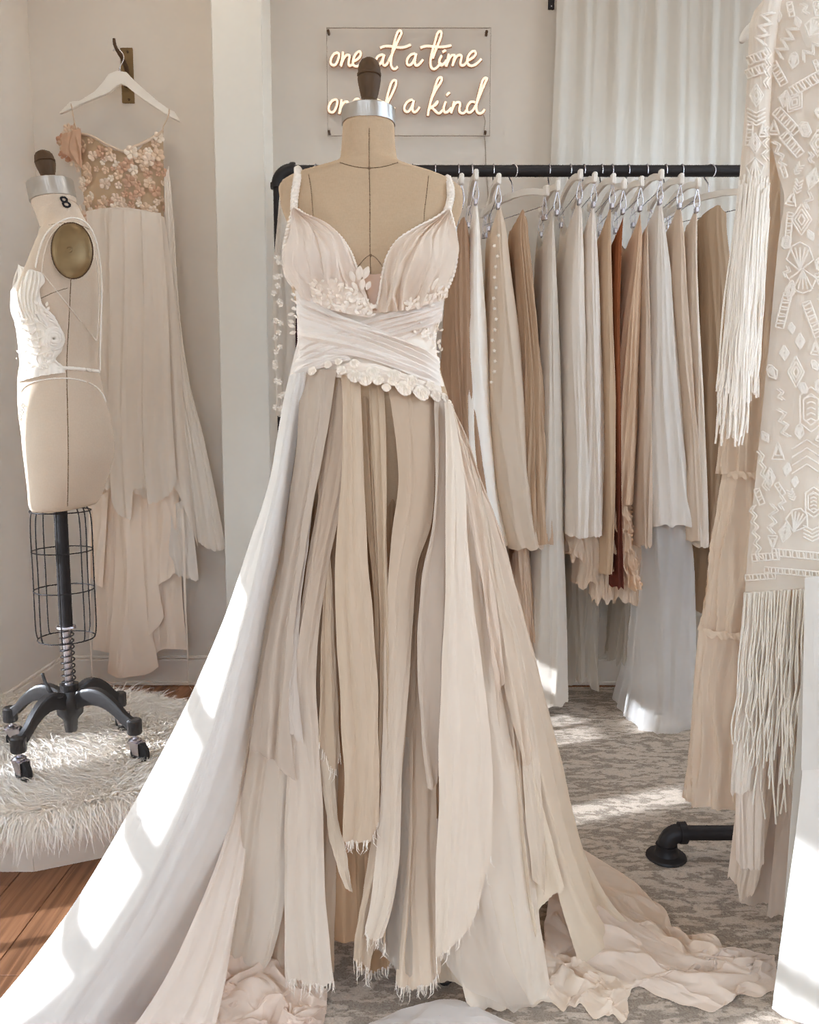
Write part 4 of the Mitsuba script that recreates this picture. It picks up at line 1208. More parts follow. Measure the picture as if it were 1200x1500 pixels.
def wire_hook(top, r, neck_z, turn=0.0, wire=.0022):
    """A hanger hook: down from over the rail at top (its bearing point), opening to one side."""
    c = np.array(top) - [0, 0, r]
    d = np.array([math.cos(turn), math.sin(turn), 0])
    pts = [c + d * r * math.cos(x) + np.array([0, 0, r * math.sin(x)]) for x in np.linspace(math.radians(-25), math.radians(215), 18)]
    pts = pts[::-1]
    n = np.array([c[0], c[1], neck_z])
    return tube(smooth_path([*pts[::-1][::-1][::1][::-1], c + d * r * -.55 + [0, 0, -r * 1.05], n + [0, 0, max(.01, (c[2] - r - neck_z) * .4)], n], 50), wire, 8)


t = thing('clothes_hanger', 'white wooden hanger on the bronze wall hook above the floral gown', 'hanger')
outl = [(88, 167), (104, 150), (118, 149), (140, 135), (152, 122), (160, 110), (172, 105), (186, 107), (198, 120), (214, 134), (232, 150), (248, 161), (256, 165), (264, 178), (250, 171), (240, 165), (220, 152), (200, 138), (186, 126), (178, 123), (172, 126), (160, 136), (140, 144), (118, 153), (105, 160)]
q = P(np.array(outl)[:, 0], np.array(outl)[:, 1], YA)
pg = Polygon(q[:, [0, 2]]).buffer(.001)
m = trimesh.creation.extrude_polygon(pg, .014)
M = np.eye(4)
M[:3, :3] = [[1, 0, 0], [0, 0, -1], [0, 1, 0]]
m.apply_transform(M)
m.apply_translation([0, YA + .007, 0])
obj('body', m, 'white_plastic', t)
obj('hook', tube(smooth_path([P(176, 106, YA), P(176, 98, YA), P(180, 90, YA), P(181, 82, YA), P(177, 75, YA), P(171, 72, YA - .005), P(166, 74, YA - .01)], 40), .0022, 8), 'chrome', t, True)

HG = thing('wedding_gown', 'floral ivory gown with brown appliqued bodice hanging on the alcove wall', 'wedding gown')
ad = lambda b=.0: (lambda px, py: np.full(np.broadcast(px, py).shape, YA - b))


def round_depth(x0, x1, y0, d):
    return lambda px, py: y0 - d * np.sqrt(np.clip(1 - ((np.asarray(px, float) - (x0 + x1) / 2) / ((x1 - x0) / 2)) ** 2, 0, 1))


bod = round_depth(108, 248, YA + .02, .075)
cloth('bodice', sheet([(193, 117), (250, 119), (312, 126)], [(190, 239), (250, 240), (315, 240)], [(0, 197), (.2, 204), (.5, 222), (.62, 221), (.8, 206), (1, 193)], [(0, 312), (.5, 306), (1, 322)], bod, 60, 40, (3,), .003, 2), C(196, 170, 140), HG, 'cloth', seed=2)
for L in ([(116, 196), (133, 199), (155, 211), (180, 222)], [(180, 222), (200, 214), (222, 203), (239, 192)]):
    line_on(L, .0055, 'neck_trim', HG, C(214, 194, 172), off=0, surf=lambda o: round_depth(108, 248, YA + .015, .08))
obj('shoulder_strap', tube(smooth_path([P(104, 152, YA - .01), P(107, 168, YA - .02), P(110, 182, YA - .03), P(117, 196, YA - .04)], 20), .0022, 6), 'cloth', HG, True, color=C(206, 184, 160))
obj('shoulder_strap', tube(smooth_path([P(248, 160, YA - .01), P(246, 172, YA - .02), P(241, 182, YA - .03), P(238, 193, YA - .04)], 20), .0022, 6), 'cloth', HG, True, color=C(206, 184, 160))


def flower_mesh(r, rr, petals=5):
    """A small cloth flower: cupped petals round a button."""
    out = []
    for k in range(petals):
        a = 2 * math.pi * k / petals + rr.uniform(-.2, .2)
        th_ = np.linspace(-.62, .62, 6)
        rows = []
        for f, z in ((.18, .10), (.5, .16), (.8, .26), (1.0, .20)):
            R = r * f * (1 - .25 * (np.abs(th_) / .62) ** 2 * f)
            rows.append(np.stack([np.cos(a + th_) * R, np.sin(a + th_) * R, np.full(6, z * r) + .10 * r * np.cos(th_ * 4)], 1))
        out.append(grid(np.array(rows)))
    b = trimesh.creation.icosphere(1, r * .17)
    b.apply_translation([0, 0, r * .2])
    return join(out + [b])


rg = np.random.default_rng(31)
ma = metres_per_px(250, YA)
FL = [C(236, 222, 204), C(226, 206, 186), C(206, 170, 144), C(222, 196, 170)]
spots = []
tries = 0
while len(spots) < 84 and tries < 4000:
    tries += 1
    x, y = rg.uniform(116, 244), rg.uniform(194, 322)
    topy = np.interp(x, [116, 180, 240], [200, 226, 196])
    if y < topy or (268 < y < 288 and rg.random() < .75 and x < 200):
        continue
    r = rg.uniform(4.0, 10.5)
    if all((x - a) ** 2 + (y - b) ** 2 > (.6 * (r + c)) ** 2 for a, b, c in spots):
        spots.append((x, y, r))
spots += [(rg.uniform(92, 117), rg.uniform(188, 228), rg.uniform(6, 10)) for k in range(22)] + [(108, 239, 6), (124, 318, 9), (140, 316, 9), (152, 312, 8), (206, 316, 8), (222, 312, 7)]
for k, (x, y, r) in enumerate(spots):
    c = FL[int(rg.integers(0, 4))] if not (x < 118 and 200 < y < 228) else C(196, 150, 124)
    if 208 < y < 222 and x < 150:
        c = C(206, 176, 148)
    obj('flower_applique', on_surface(flower_mesh(r * ma, rg), x, y, rg.uniform(0, 6.28), bod, .006, rg.uniform(-.3, .3)), 'cloth', HG, True, color=c * rg.uniform(.94, 1.04))
cloth('shoulder_drape', sheet([(190, 92), (215, 90), (246, 108)], [(186, 118), (215, 119), (246, 120)], [(0, 196), (1, 188)], [(0, 224), (1, 248)], ad(.055), 20, 20, (3,), .01, 5), C(204, 168, 142), HG, seed=3)
sk = round_depth(60, 330, YA + .03, .115)
sk2 = round_depth(80, 300, YA + .03, .10)
# satin underskirt in long fluted panels, then the sheer overskirt, the cape sleeve and ribbons
PE = C(234, 214, 194)
for L, R, top, hem, f, am, s_ in [
    ([(700, 150), (1000, 132)], [(700, 180), (1000, 178)], [(0, 700), (1, 700)], [(0, 952), (.5, 955), (1, 958)], 2, .014, 41),
    ([(700, 172), (850, 167), (995, 156)], [(700, 206), (850, 212), (970, 232)], [(0, 700), (1, 700)], [(0, 986), (.25, 992), (.6, 990), (1, 976)], 2, .012, 42),
    ([(700, 203), (850, 207), (940, 207)], [(700, 229), (850, 232), (905, 241)], [(0, 700), (1, 700)], [(0, 932), (.2, 934), (.6, 920), (1, 904)], 2, .012, 43),
    ([(700, 222), (950, 222)], [(700, 262), (850, 266), (950, 274)], [(0, 700), (1, 700)], [(0, 962), (.5, 950), (1, 952)], 2, .01, 44),
    ([(700, 228), (860, 231)], [(700, 262), (835, 262)], [(0, 700), (1, 700)], [(0, 858), (.1, 856), (1, 834)], 2, .012, 45),
    ([(700, 128), (860, 132)], [(700, 160), (860, 150)], [(0, 735), (1, 720)], [(0, 844), (1, 862)], 2, .012, 46)]:
    cloth('satin_panel', sheet(L, R, top, hem, (sk2 if s_ not in (44, 41) else round_depth(80, 300, YA + .05, .09)), 40, 60, (f,), am, s_, grow=.6, sharp=.7), PE, HG, 'satin', seed=s_, amt=.03)
OV = C(232, 220, 206)
cloth('overskirt', sheet([(308, 126), (450, 132), (600, 142), (735, 147)], [(315, 240), (450, 258), (600, 270), (800, 290)], [(0, 310), (.5, 304), (1, 318)], [(0, 722), (.25, 715), (.5, 732), (.75, 702), (1, 802)], sk, 90, 90, (7, 12), .012, 47, rag=4, grow=.4), OV, HG, seed=4)
cloth('overskirt', sheet([(310, 160), (450, 160), (600, 158), (735, 163)], [(315, 236), (450, 246), (600, 252), (740, 262)], [(0, 306), (1, 312)], [(0, 732), (.3, 760), (.34, 716), (.55, 712), (.58, 735), (1, 705)], round_depth(60, 330, YA + .03, .135), 90, 80, (6, 10), .010, 48, rag=3, grow=.4), OV, HG, seed=5)
cloth('cape_sleeve', sheet([(262, 241), (400, 245), (520, 256), (640, 272), (805, 292)], [(240, 247), (330, 255), (450, 263), (560, 278), (640, 298), (806, 331)], [(0, 262), (1, 242)], [(0, 792), (.6, 806), (1, 802)], ad(.06), 50, 90, (4, 7), .010, 49, rag=2), C(228, 218, 206), HG, seed=6)
for k, (a, b) in enumerate([([(736, 222), (780, 224)], [(736, 238), (770, 240)])]):
    pass
def ribbon(pts, w, c, parent, name='ribbon', n=50):
    p = smooth_path([P(*q) for q in pts], n)
    tw = np.linspace(0, 2.2, n)
    sd_ = np.stack([np.cos(tw * .8), np.sin(tw * .8) * .6, 0 * tw], 1) * w / 2
    G = np.stack([p - sd_, p + sd_ * .0 + [0, .001, 0], p + sd_], 1)
    return cloth(name, G, c, parent, 'cloth', 3)


ribbon([(267, 745, YA - .07), (270, 830, YA - .07), (272, 900, YA - .06), (275, 960, YA - .055), (277, 1003, YA - .05), (281, 1010, YA - .05)], .011, C(230, 216, 200), HG)
ribbon([(132, 745, YA - .07), (131, 850, YA - .07), (133, 950, YA - .05), (136, 1000, YA - .05), (138, 1016, YA - .05)], .011, C(230, 216, 200), HG)
cloth('side_tail', sheet([(740, 240), (830, 248), (860, 252)], [(700, 270), (800, 286), (840, 290)], [(0, 745), (1, 730)], [(0, 838), (.5, 846), (1, 852)], ad(.055), 30, 40, (3,), .01, 55, rag=3), C(230, 220, 208), HG, seed=9)
# ---------------------------------------------------------------- the back rack: black pipe, hangers, garments
YR = 3.12
YN = 2.95
t = thing('clothes_rack', 'black iron pipe clothes rack along the back wall behind the large gown', 'clothes rack')
zr = P(700, 250.5, YR)[2]
rp = .0205
xa, xb = P(408, 250, YR)[0], 1.62
obj('rail', trimesh.creation.cylinder(rp, segment=[[xa + .05, YR, zr], [xb, YR, zr]], sections=28), 'black_iron', t, 40)
arc = [[xa + .05 - .05 * math.sin(a), YR, zr - .05 + .05 * math.cos(a)] for a in np.linspace(0, math.pi / 2, 12)]
el = [tube(np.array(arc), rp + .006, 20)]
for p_, ax in ((arc[0], [1, 0, 0]), (arc[-1], [0, 0, -1])):
    e = np.array(p_) + np.array(ax) * .012
    el.append(trimesh.creation.cylinder(rp + .010, segment=[np.array(p_) - np.array(ax) * .006, e], sections=28))
obj('elbow', join(el), 'black_iron', t, 40)
obj('upright', trimesh.creation.cylinder(rp, segment=[[xa, YR, .03], [xa, YR, zr - .05]], sections=28), 'black_iron', t, 40)
obj('flange', lathe([(0, .0105), (.055, .0105), (.055, .018), (.034, .022), (.03, .045), (0, .045)], 28, (xa, YR, 0)), 'black_iron', t, 40)
obj('upright', trimesh.creation.cylinder(rp, segment=[[xb, YR, .03], [xb, YR, zr]], sections=28), 'black_iron', t, 40)
obj('flange', lathe([(0, .0105), (.055, .0105), (.055, .018), (.034, .022), (.03, .045), (0, .045)], 28, (xb, YR, 0)), 'black_iron', t, 40)


def clip_hanger(near, cap_y, label, turn=0.0, curl=False):
    """A white trouser-style hanger across the rail with two spring clips; near: the pixel column of its near end."""
    X = P(near, cap_y, YN)[0]
    zt = P(near, cap_y, YN)[2]
    k = thing('clip_hanger', label, 'hanger', 'white clip hangers on the back rack')
    hl = .185
    ct, st = math.cos(turn), math.sin(turn)
    M = np.eye(4)
    M[:2, :2] = [[ct, -st], [st, ct]]
    M[:3, 3] = [X, YR, 0]
    def put(name, m, b, **q):
        m = m.copy()
        m.apply_transform(M)
        return obj(name, m, b, k, 40, **q)
    zz_ = [zt - .020, zt - .002, zt + .008, zt + .010, zt + .008, zt - .002, zt - .020]
    yy = np.linspace(-hl, hl, 7)
    rows = []
    for y, z in zip(yy, zz_):
        rows.append([[-.006, y, z - .011], [.006, y, z - .011], [.006, y, z + .011], [-.006, y, z + .011]])
    m = grid(np.array(rows), closed_u=True)
    V = np.vstack([m.vertices])
    m = trimesh.Trimesh(V, np.vstack([m.faces, [[0, 2, 1], [0, 3, 2], [24, 25, 26], [24, 26, 27]]]), process=False)
    m.fix_normals()
    bar = put('bar', m, 'white_plastic')
    for y in (-hl, hl):
        put('end_cap', cbox(-.0085, .0085, y - .012, y + .012, zt - .032, zt + .004, .004), 'white_plastic')
    r = .026
    top = zr + rp + .002
    cz_ = top - r
    pts = [[0, r * math.cos(x), cz_ + r * math.sin(x)] for x in np.linspace(math.radians(205 if not curl else 230), math.radians(-30), 18)]
    pts += [[0, r * .55, cz_ - r * 1.0], [0, .004, cz_ - r * 1.6], [0, 0, zt + .02], [0, 0, zt + .008]]
    put('hook', tube(smooth_path(pts, 44), .0024, 8), 'chrome')
    put('cross_wire', tube(np.array([[0, -hl * .98, zt - .062], [0, hl * .98, zt - .062]]), .0016, 6), 'chrome')
    for y in (-hl * .96, hl * .9):
        wires = [tube(smooth_path([[s * .001, y, zt - .030], [s * .007, y, zt - .058], [s * .010, y, zt - .082], [s * .003, y, zt - .1]], 14), .0019, 6) for s in (-1, 1)]
        c_ = put('clip', join(wires + [cbox(-.006, .006, y - .012, y + .012, zt - .112, zt - .092, .002)]), 'chrome')
    return X, zt


def garment(name, label, cat, rows, c, group=None, bsdf='chiffon', seed=1, folds=7, amp=.012, hd=(.17, .2), Yc=YR, c2=None, rag=3.0, nv=90, nt=96, hem=None, yn=None, parent=None, fold_top=.25, pexp=2.6, amt=.05, sag=None):
    """A garment folded over a hanger that lies across the rail, so its narrow near edge faces the camera.
    rows: (py, px left, px right) of that near edge; it runs back from there by twice the half depth hd (top, hem)."""
    sag = (.11 if cat == 'skirt' else .05 if cat == 'dress' else 0.0) if sag is None else sag
    r = np.array(rows, float)
    yn = yn if yn is not None else Yc - hd[0]
    A, B = P(r[:, 1], r[:, 0], yn), P(r[:, 2], r[:, 0], yn)
    z = A[:, 2]
    o = np.argsort(z)
    fc, fw = PchipInterpolator(z[o], ((A[:, 0] + B[:, 0]) / 2)[o]), PchipInterpolator(z[o], ((B[:, 0] - A[:, 0]) / 2)[o])
    v = np.linspace(0, 1, nv)[:, None]
    th_ = np.linspace(0, 2 * np.pi, nt, endpoint=False)[None]
    zz_ = z.max() + (z.min() - z.max()) * v
    rr = np.random.default_rng(seed)
    zz_ = zz_ - sag * np.cos(th_) ** 2 * (1 - v) ** 2.2
    saw = np.interp((th_ / (2 * np.pi) * 34) % 34, np.arange(35), np.r_[rr.uniform(-1, 1, 34), 0])
    zz_ = zz_ + saw * rag * metres_per_px(800, yn) * v ** 6
    ct, st = np.cos(th_), np.sin(th_)
    e = (np.abs(ct) ** pexp + np.abs(st) ** pexp) ** (-1 / pexp)
    w, d = fw(zz_.clip(z.min(), z.max())), hd[0] + (hd[1] - hd[0]) * v
    h = pleats((th_ / (2 * np.pi) + .25) % 1.0, v * 2, folds * 3, seed, 1.0, wander=.6) - .35
    g = fold_top + (1 - fold_top) * v
    X = fc(zz_.clip(z.min(), z.max())) + (w + h * amp * g * np.minimum(1, w / .03)) * ct * e
    Y = Yc + (d + h * amp * g) * st * e
    G = np.stack([X, Y, np.broadcast_to(zz_, X.shape)], -1)
    if parent is None:
        key = thing(name, label, cat, group)
    else:
        key = parent
    cloth('skirt' if parent is None else name, G, c, key, bsdf, seed, c2, closed=True, amt=amt)
    return key


GR = 'garments on the back rack'
SPEC = [
    # near column, cap y, clip hanger label / rows / colour / kind
    (676, 258, 'white clip hanger beside the right shoulder strap of the large gown'),
    (697, 252, 'white clip hanger holding the plain ivory satin skirt'),
    (730, 258, 'white clip hanger holding the champagne skirt with star lace'),
    (816, 268, 'white clip hanger holding the sparkling tulle skirt'),
    (849, 252, 'white clip hanger holding the left of the two pale chiffon skirts'),
    (870, 256, 'white clip hanger holding the right of the two pale chiffon skirts'),
    (897, 258, 'white clip hanger holding the narrow beige lace skirt'),
    (913, 266, 'white clip hanger holding the rust skirt'),
    (938, 262, 'white clip hanger holding the crinkled peach skirt'),
    (967, 252, 'white clip hanger holding the wide ivory tulle skirt'),
    (996, 258, 'white clip hanger holding the beige skirt right of the wide tulle skirt'),
    (1021, 264, 'white clip hanger holding the narrow ivory skirt beside the brown dress'),
]
for n_, cy, lb in SPEC:
    clip_hanger(n_, cy, lb)
clip_hanger(760, 272, 'white clip hanger turned sideways above the bronze dress', turn=math.radians(32), curl=True)
clip_hanger(1064, 272, 'white clip hanger turned towards the room above the brown dress', turn=math.radians(36), curl=True)

garment('dress', 'terracotta beige sheer dress just right of the large gown bodice', 'dress', [(318, 672, 686), (360, 664, 692), (450, 656, 700), (560, 652, 706), (700, 660, 720), (850, 680, 740)], C(186, 154, 128), GR, seed=71, amp=.026, folds=9)
garment('skirt', 'plain ivory satin skirt, whitest on the left of the back rack', 'skirt', [(288, 695, 700), (330, 690, 706), (400, 684, 711), (480, 678, 717), (600, 668, 723), (700, 668, 732), (800, 690, 750)], C(244, 238, 228), GR, 'satin', seed=72, folds=4, amp=.008)
g = garment('skirt', 'champagne skirt with white star lace down its left edge', 'skirt', [(296, 728, 735), (330, 722, 745), (400, 720, 754), (500, 716, 768), (600, 714, 777), (700, 722, 784), (803, 742, 803)], C(224, 205, 184), GR, seed=73, folds=5, amp=.010)
garment('dress', 'bronze brown sheer dress left of the sparkling tulle skirt', 'dress', [(306, 762, 770), (330, 755, 776), (400, 758, 782), (500, 762, 792), (600, 764, 800), (700, 760, 808), (796, 757, 815)], C(190, 160, 132), GR, seed=74, folds=9, amp=.024, hd=(.12, .15), Yc=YR - .03, c2=C(206, 178, 150))
garment('skirt', 'sparkling sheer ivory tulle skirt reaching lowest beside the large gown', 'skirt', [(306, 806, 813), (360, 800, 818), (450, 796, 823), (600, 792, 829), (800, 786, 833), (1036, 776, 838)], C(222, 212, 199), GR, seed=75, folds=6, amp=.010, hd=(.16, .16))
garment('skirt', 'left of two pale chiffon skirts hanging side by side', 'skirt', [(280, 846, 852), (330, 840, 859), (400, 832, 864), (500, 828, 866), (640, 830, 868), (786, 830, 870)], C(232, 222, 210), GR, seed=76, folds=7, amp=.014)
garment('skirt', 'right of two pale chiffon skirts hanging side by side', 'skirt', [(296, 866, 873), (350, 860, 879), (450, 856, 885), (600, 854, 888), (784, 852, 886)], C(234, 224, 213), GR, seed=77, folds=7, amp=.014)
garment('skirt', 'narrow beige lace skirt left of the rust skirt', 'skirt', [(300, 892, 898), (350, 885, 900), (450, 882, 903), (600, 884, 906), (780, 884, 905), (840, 880, 902)], C(204, 176, 148), GR, seed=78, folds=5, amp=.012)
garment('skirt', 'rust coloured skirt, the darkest on the back rack', 'skirt', [(318, 911, 915), (360, 902, 915), (450, 898, 912), (600, 899, 912), (860, 898, 914)], C(152, 94, 62), GR, seed=79, folds=5, amp=.014, c2=C(104, 58, 48))
pk = garment('skirt', 'crinkled peach gauze skirt with ruffled torn hem right of the rust skirt', 'skirt', [(312, 935, 940), (350, 929, 946), (450, 917, 944), (550, 907, 942), (650, 896, 938), (740, 888, 934)], C(222, 192, 164), GR, seed=80, folds=9, amp=.016, hd=(.17, .17))
for k, (y0, y1, x0, x1) in enumerate([(730, 778, 888, 934), (765, 812, 892, 936), (795, 842, 897, 940), (820, 862, 902, 945)]):
    garment('ruffle', '', '', [(y0, x0 + 4, x1 - 6), (y1, x0, x1)], C(224, 196, 168), parent=pk, seed=90 + k, folds=12, amp=.03, hd=(.15, .17), rag=6, nv=24, yn=YR - .17)
garment('dress', 'mauve beige dress squeezed between the peach and the wide tulle skirts', 'dress', [(330, 946, 951), (380, 940, 955), (480, 938, 958), (650, 936, 960), (800, 930, 960)], C(206, 184, 164), GR, seed=81, folds=5, amp=.012)
wt = garment('skirt', 'wide ivory tulle skirt with a long pale train on the rug', 'skirt', [(286, 963, 970), (330, 956, 980), (400, 950, 992), (500, 947, 1002), (600, 944, 1012), (700, 941, 1022), (770, 938, 1032)], C(230, 222, 212), GR, seed=82, folds=9, amp=.014, hd=(.17, .2), rag=6)
garment('skirt', 'beige skirt right of the wide ivory tulle skirt', 'skirt', [(292, 992, 999), (340, 988, 1008), (420, 986, 1014), (520, 990, 1022), (650, 998, 1030), (790, 1000, 1036)], C(218, 198, 178), GR, seed=83, folds=6, amp=.012)
garment('skirt', 'narrow ivory skirt left of the brown dress', 'skirt', [(296, 1019, 1024), (350, 1012, 1026), (450, 1010, 1030), (600, 1014, 1036), (800, 1016, 1040)], C(228, 214, 198), GR, seed=84, folds=5, amp=.012)
garment('dress', 'plain brown dress with straight shoulder at the right end of the back rack', 'dress', [(300, 1040, 1064), (312, 1030, 1072), (400, 1034, 1078), (600, 1034, 1082), (900, 1024, 1084)], C(178, 152, 126), GR, seed=85, folds=8, amp=.022, hd=(.12, .14))
# longer layers under the tulle
garment('train', '', '', [(640, 958, 1010), (760, 950, 1026), (850, 946, 1030), (950, 941, 1028), (1010, 938, 1024), (1050, 930, 1022), (1084, 922, 1018)], C(246, 244, 241), parent=wt, seed=86, folds=8, amp=.016, hd=(.10, .22), bsdf='sheer', rag=9, Yc=YR - .04, yn=YR - .2)
gt = garment('skirt', 'dim grey tulle underskirt hanging low between the pale chiffon and the wide tulle skirts', 'skirt', [(760, 836, 888), (850, 838, 884), (950, 836, 880), (1000, 838, 880)], C(206, 196, 182), GR, 'sheer', seed=87, folds=8, amp=.02, hd=(.12, .12), Yc=YR + .06, rag=14, yn=YR - .06)
garment('layer', '', '', [(770, 904, 940), (860, 912, 950), (975, 904, 944)], C(204, 194, 180), parent=gt, bsdf='sheer', seed=88, folds=8, amp=.02, hd=(.1, .1), Yc=YR + .08, rag=8, yn=YR - .06)
for k, (y0, y1, x0, x1) in enumerate([(776, 822, 832, 862), (776, 858, 846, 892), (780, 880, 866, 905), (770, 880, 900, 946)]):
    garment('torn_layer', '', '', [(y0, x0, x1), (y1, x0 + 1, x1 + 2)], C(226, 204, 182), parent=gt, seed=100 + k, folds=8, amp=.014, hd=(.12, .12), Yc=YR + .0, rag=9, nv=30, yn=YR - .12)
sb = garment('skirt', 'blush ruffled underskirt showing below the champagne skirt', 'skirt', [(780, 752, 778), (830, 756, 780), (900, 762, 786), (960, 768, 792)], C(224, 198, 174), GR, seed=89, folds=9, amp=.018, hd=(.12, .12), rag=6)
# star lace on the champagne skirt
rg = np.random.default_rng(41)
def star_mesh(r):
    a = np.arange(10) * math.pi / 5
    R = np.where(np.arange(10) % 2 == 0, r, r * .45)
    m = trimesh.creation.extrude_polygon(Polygon(np.stack([R * np.sin(a), R * np.cos(a)], 1)), r * .22)
    return m
for y in np.linspace(345, 560, 15):
    x = itp([(330, 724), (400, 722), (500, 719), (560, 718)], y) + rg.uniform(0, 7)
    obj('lace_star', on_surface(star_mesh(.0085), float(x), y, rg.uniform(0, 1), lambda px, py: np.full(np.broadcast(px, py).shape, YR - .182), .002), 'cloth', g, True, color=C(238, 228, 214))
# left of the gown: sheer sleeve with lace knots, and a dark lace dress behind
ls = garment('dress', 'sheer ivory dress with lace-trimmed sleeve at the left end of the back rack', 'dress', [(262, 410, 422), (300, 404, 424), (360, 399, 426), (420, 396, 428), (480, 398, 427), (540, 400, 427), (610, 402, 418)], C(238, 230, 219), GR, 'sheer', seed=95, folds=5, amp=.01, hd=(.10, .10), Yc=YR - .145)
for y in np.linspace(380, 600, 11):
    for k in range(2):
        obj('lace_knot', on_surface(flower_mesh(.011, rg), float(itp([(380, 400), (600, 404)], y) + rg.uniform(-1, 12)), y + rg.uniform(-6, 6), rg.uniform(0, 6), lambda px, py: np.full(np.broadcast(px, py).shape, YR - .25), .002), 'cloth', ls, True, color=C(238, 230, 218))
garment('dress', 'dark plum lace dress, nearly hidden left of the large gown', 'dress', [(330, 428, 444), (400, 427, 446), (500, 427, 450), (620, 426, 454)], C(62, 38, 42), GR, 'cloth', seed=96, folds=5, amp=.004, hd=(.06, .06), Yc=YR - .09)
for n_, lb in ((424, 'white hanger at the left end of the back rack above the sheer sleeve'), (455, 'white hanger above the dark plum dress behind the large gown'), (605, 'white hanger hidden to its hook behind the right shoulder of the large gown'), (640, 'white hanger hidden to its hook left of the terracotta dress')):
    clip_hanger(n_, 276, lb)
# ---------------------------------------------------------------- right: end of the second rack and its gowns
t = thing('clothes_rack', 'black iron pipe clothes rack on the right with a round floor flange on the rug', 'clothes rack')
fc_ = floor_at(976, 1255, .012)
fx, fy = fc_[0], fc_[1]
zp = P(1030, 1220, fy)[2]
rp2 = .0185
obj('flange', lathe([(0, .0105), (.050, .0105), (.052, .013), (.050, .018), (.032, .022), (.028, .030), (.027, .042), (0, .042)], 36, (fx, fy, 0)), 'black_iron', t, 40)
R_ = .035
arc = [[fx + R_ - R_ * math.cos(a), fy, zp - R_ + R_ * math.sin(a)] for a in np.linspace(0, math.pi / 2, 12)]
parts_ = [tube(np.array(arc), rp2 + .005, 22), trimesh.creation.cylinder(rp2 + .003, segment=[[fx, fy, .03], [fx, fy, zp - R_]], sections=26),
          trimesh.creation.cylinder(rp2 + .009, segment=[[fx + R_ - .004, fy, zp], [fx + R_ + .014, fy, zp]], sections=28), trimesh.creation.cylinder(rp2 + .009, segment=[[fx, fy, zp - R_ - .012], [fx, fy, zp - R_ + .004]], sections=28)]
obj('elbow', join(parts_), 'black_iron', t, 40)
xr_ = 1.16
obj('foot_bar', trimesh.creation.cylinder(rp2, segment=[[fx + R_, fy, zp], [1.74, fy, zp]], sections=28), 'black_iron', t, 40)
obj('upright', trimesh.creation.cylinder(rp2, segment=[[xr_, fy, zp], [xr_, fy, 2.16]], sections=28), 'black_iron', t, 40)
obj('rail', trimesh.creation.cylinder(rp2, segment=[[xr_, fy, 2.16], [xr_, .55, 2.16]], sections=28), 'black_iron', t, 40)
obj('upright', trimesh.creation.cylinder(rp2, segment=[[xr_, .55, .02], [xr_, .55, 2.16]], sections=28), 'black_iron', t, 40)

# the peach tiered dress, farther back
YP = 1.84
pd = thing('dress', 'peach tiered chiffon dress with torn ruffle seams left of the fringed lace gown', 'dress')
PC = C(230, 210, 187)
for k, rows in enumerate([[(128, 1166, 1222), (170, 1142, 1248), (260, 1112, 1262), (330, 1097, 1268), (480, 1078, 1272), (600, 1068, 1276), (694, 1063, 1280)], [(686, 1066, 1276), (780, 1054, 1284), (926, 1034, 1300)], [(918, 1031, 1300), (1050, 1020, 1310), (1176, 1012, 1320)]]):
    garment('tier', '', '', rows, PC * (.98 + .02 * k), parent=pd, seed=120 + k, folds=15, amp=.020, hd=(.055, .068), Yc=YP + .07, rag=4 if k == 2 else 1, nv=60, nt=160, yn=YP + .06, pexp=2.1)
for y, x0, x1, s_ in [(692, 1062, 1280, 3), (922, 1029, 1300, 4)]:
    u = np.linspace(0, 1, 150)
    x = x0 + (x1 - x0) * u
    bow = YP + .066 - .075 * (1 - np.abs(2 * u - 1) ** 2.1 * .995) ** .48
    top_ = P(x, y - 3 + 1.5 * wav(u * 12, s_), YP + .06)
    bot_ = P(x, y + 7 + 3 * wav(u * 16, s_ + 1), YP + .06)
    top_[:, 1], bot_[:, 1] = bow - .004, bow - .012 + .006 * wav(u * 20, s_ + 2)
    cloth('seam_ruffle', np.stack([top_, (top_ + bot_) / 2 + [0, -.006, 0], bot_]), PC, pd, seed=s_)
hx0 = P(1193, 128, YP + .07)
t = thing('clothes_hanger', 'hanger of the peach tiered dress behind the fringed lace gown', 'hanger')
obj('body', tube(smooth_path([hx0 + [-.10, 0, -.05], hx0 + [-.05, 0, -.012], hx0 + [0, 0, .012], hx0 + [.05, 0, -.012], hx0 + [.10, 0, -.05]], 30), .009, 10), 'white_plastic', t, True)
obj('hook', tube(smooth_path([hx0 + [0, 0, .012], [hx0[0], hx0[1], 2.08], [hx0[0] + .02, hx0[1], 2.13], [xr_ + .026, hx0[1], 2.165], [xr_, hx0[1], 2.185], [xr_ - .026, hx0[1], 2.165]], 40), .0024, 8), 'chrome', t, True)

# the fringed lace gown
YG = 1.70
FG = thing('wedding_gown', 'ivory fringed gown with geometric corded lace at the right edge', 'wedding gown')
GC = C(220, 208, 193)
t = thing('clothes_hanger', 'white hanger tip at the left shoulder of the fringed lace gown', 'hanger')
hz = [P(1086, 62, YG + .03), P(1100, 42, YG + .03), P(1130, 16, YG + .03), P(1180, -30, YG + .03), P(1230, -52, YG + .03), P(1290, -28, YG + .03), P(1360, 10, YG + .03), P(1385, 40, YG + .03)]
hp = smooth_path(hz, 40)
rr_ = np.array([.0085] * 40)
rr_[0], rr_[-1], rr_[1], rr_[-2] = .004, .004, .0075, .0075
obj('body', tube(hp, rr_ * 1.15, 12), 'white_plastic', t, True)
hx = hp[20]
obj('hook', tube(smooth_path([hx, hx + [0, 0, .05], [hx[0] + .01, hx[1], 2.10], [hx[0] + .035 - .0, hx[1], 2.165], [hx[0] + .0, hx[1], 2.19], [hx[0] - .03, hx[1], 2.165]], 40), .0024, 8), 'chrome', t, True)
bdep = round_depth(1085, 1420, YG + .05, .12)
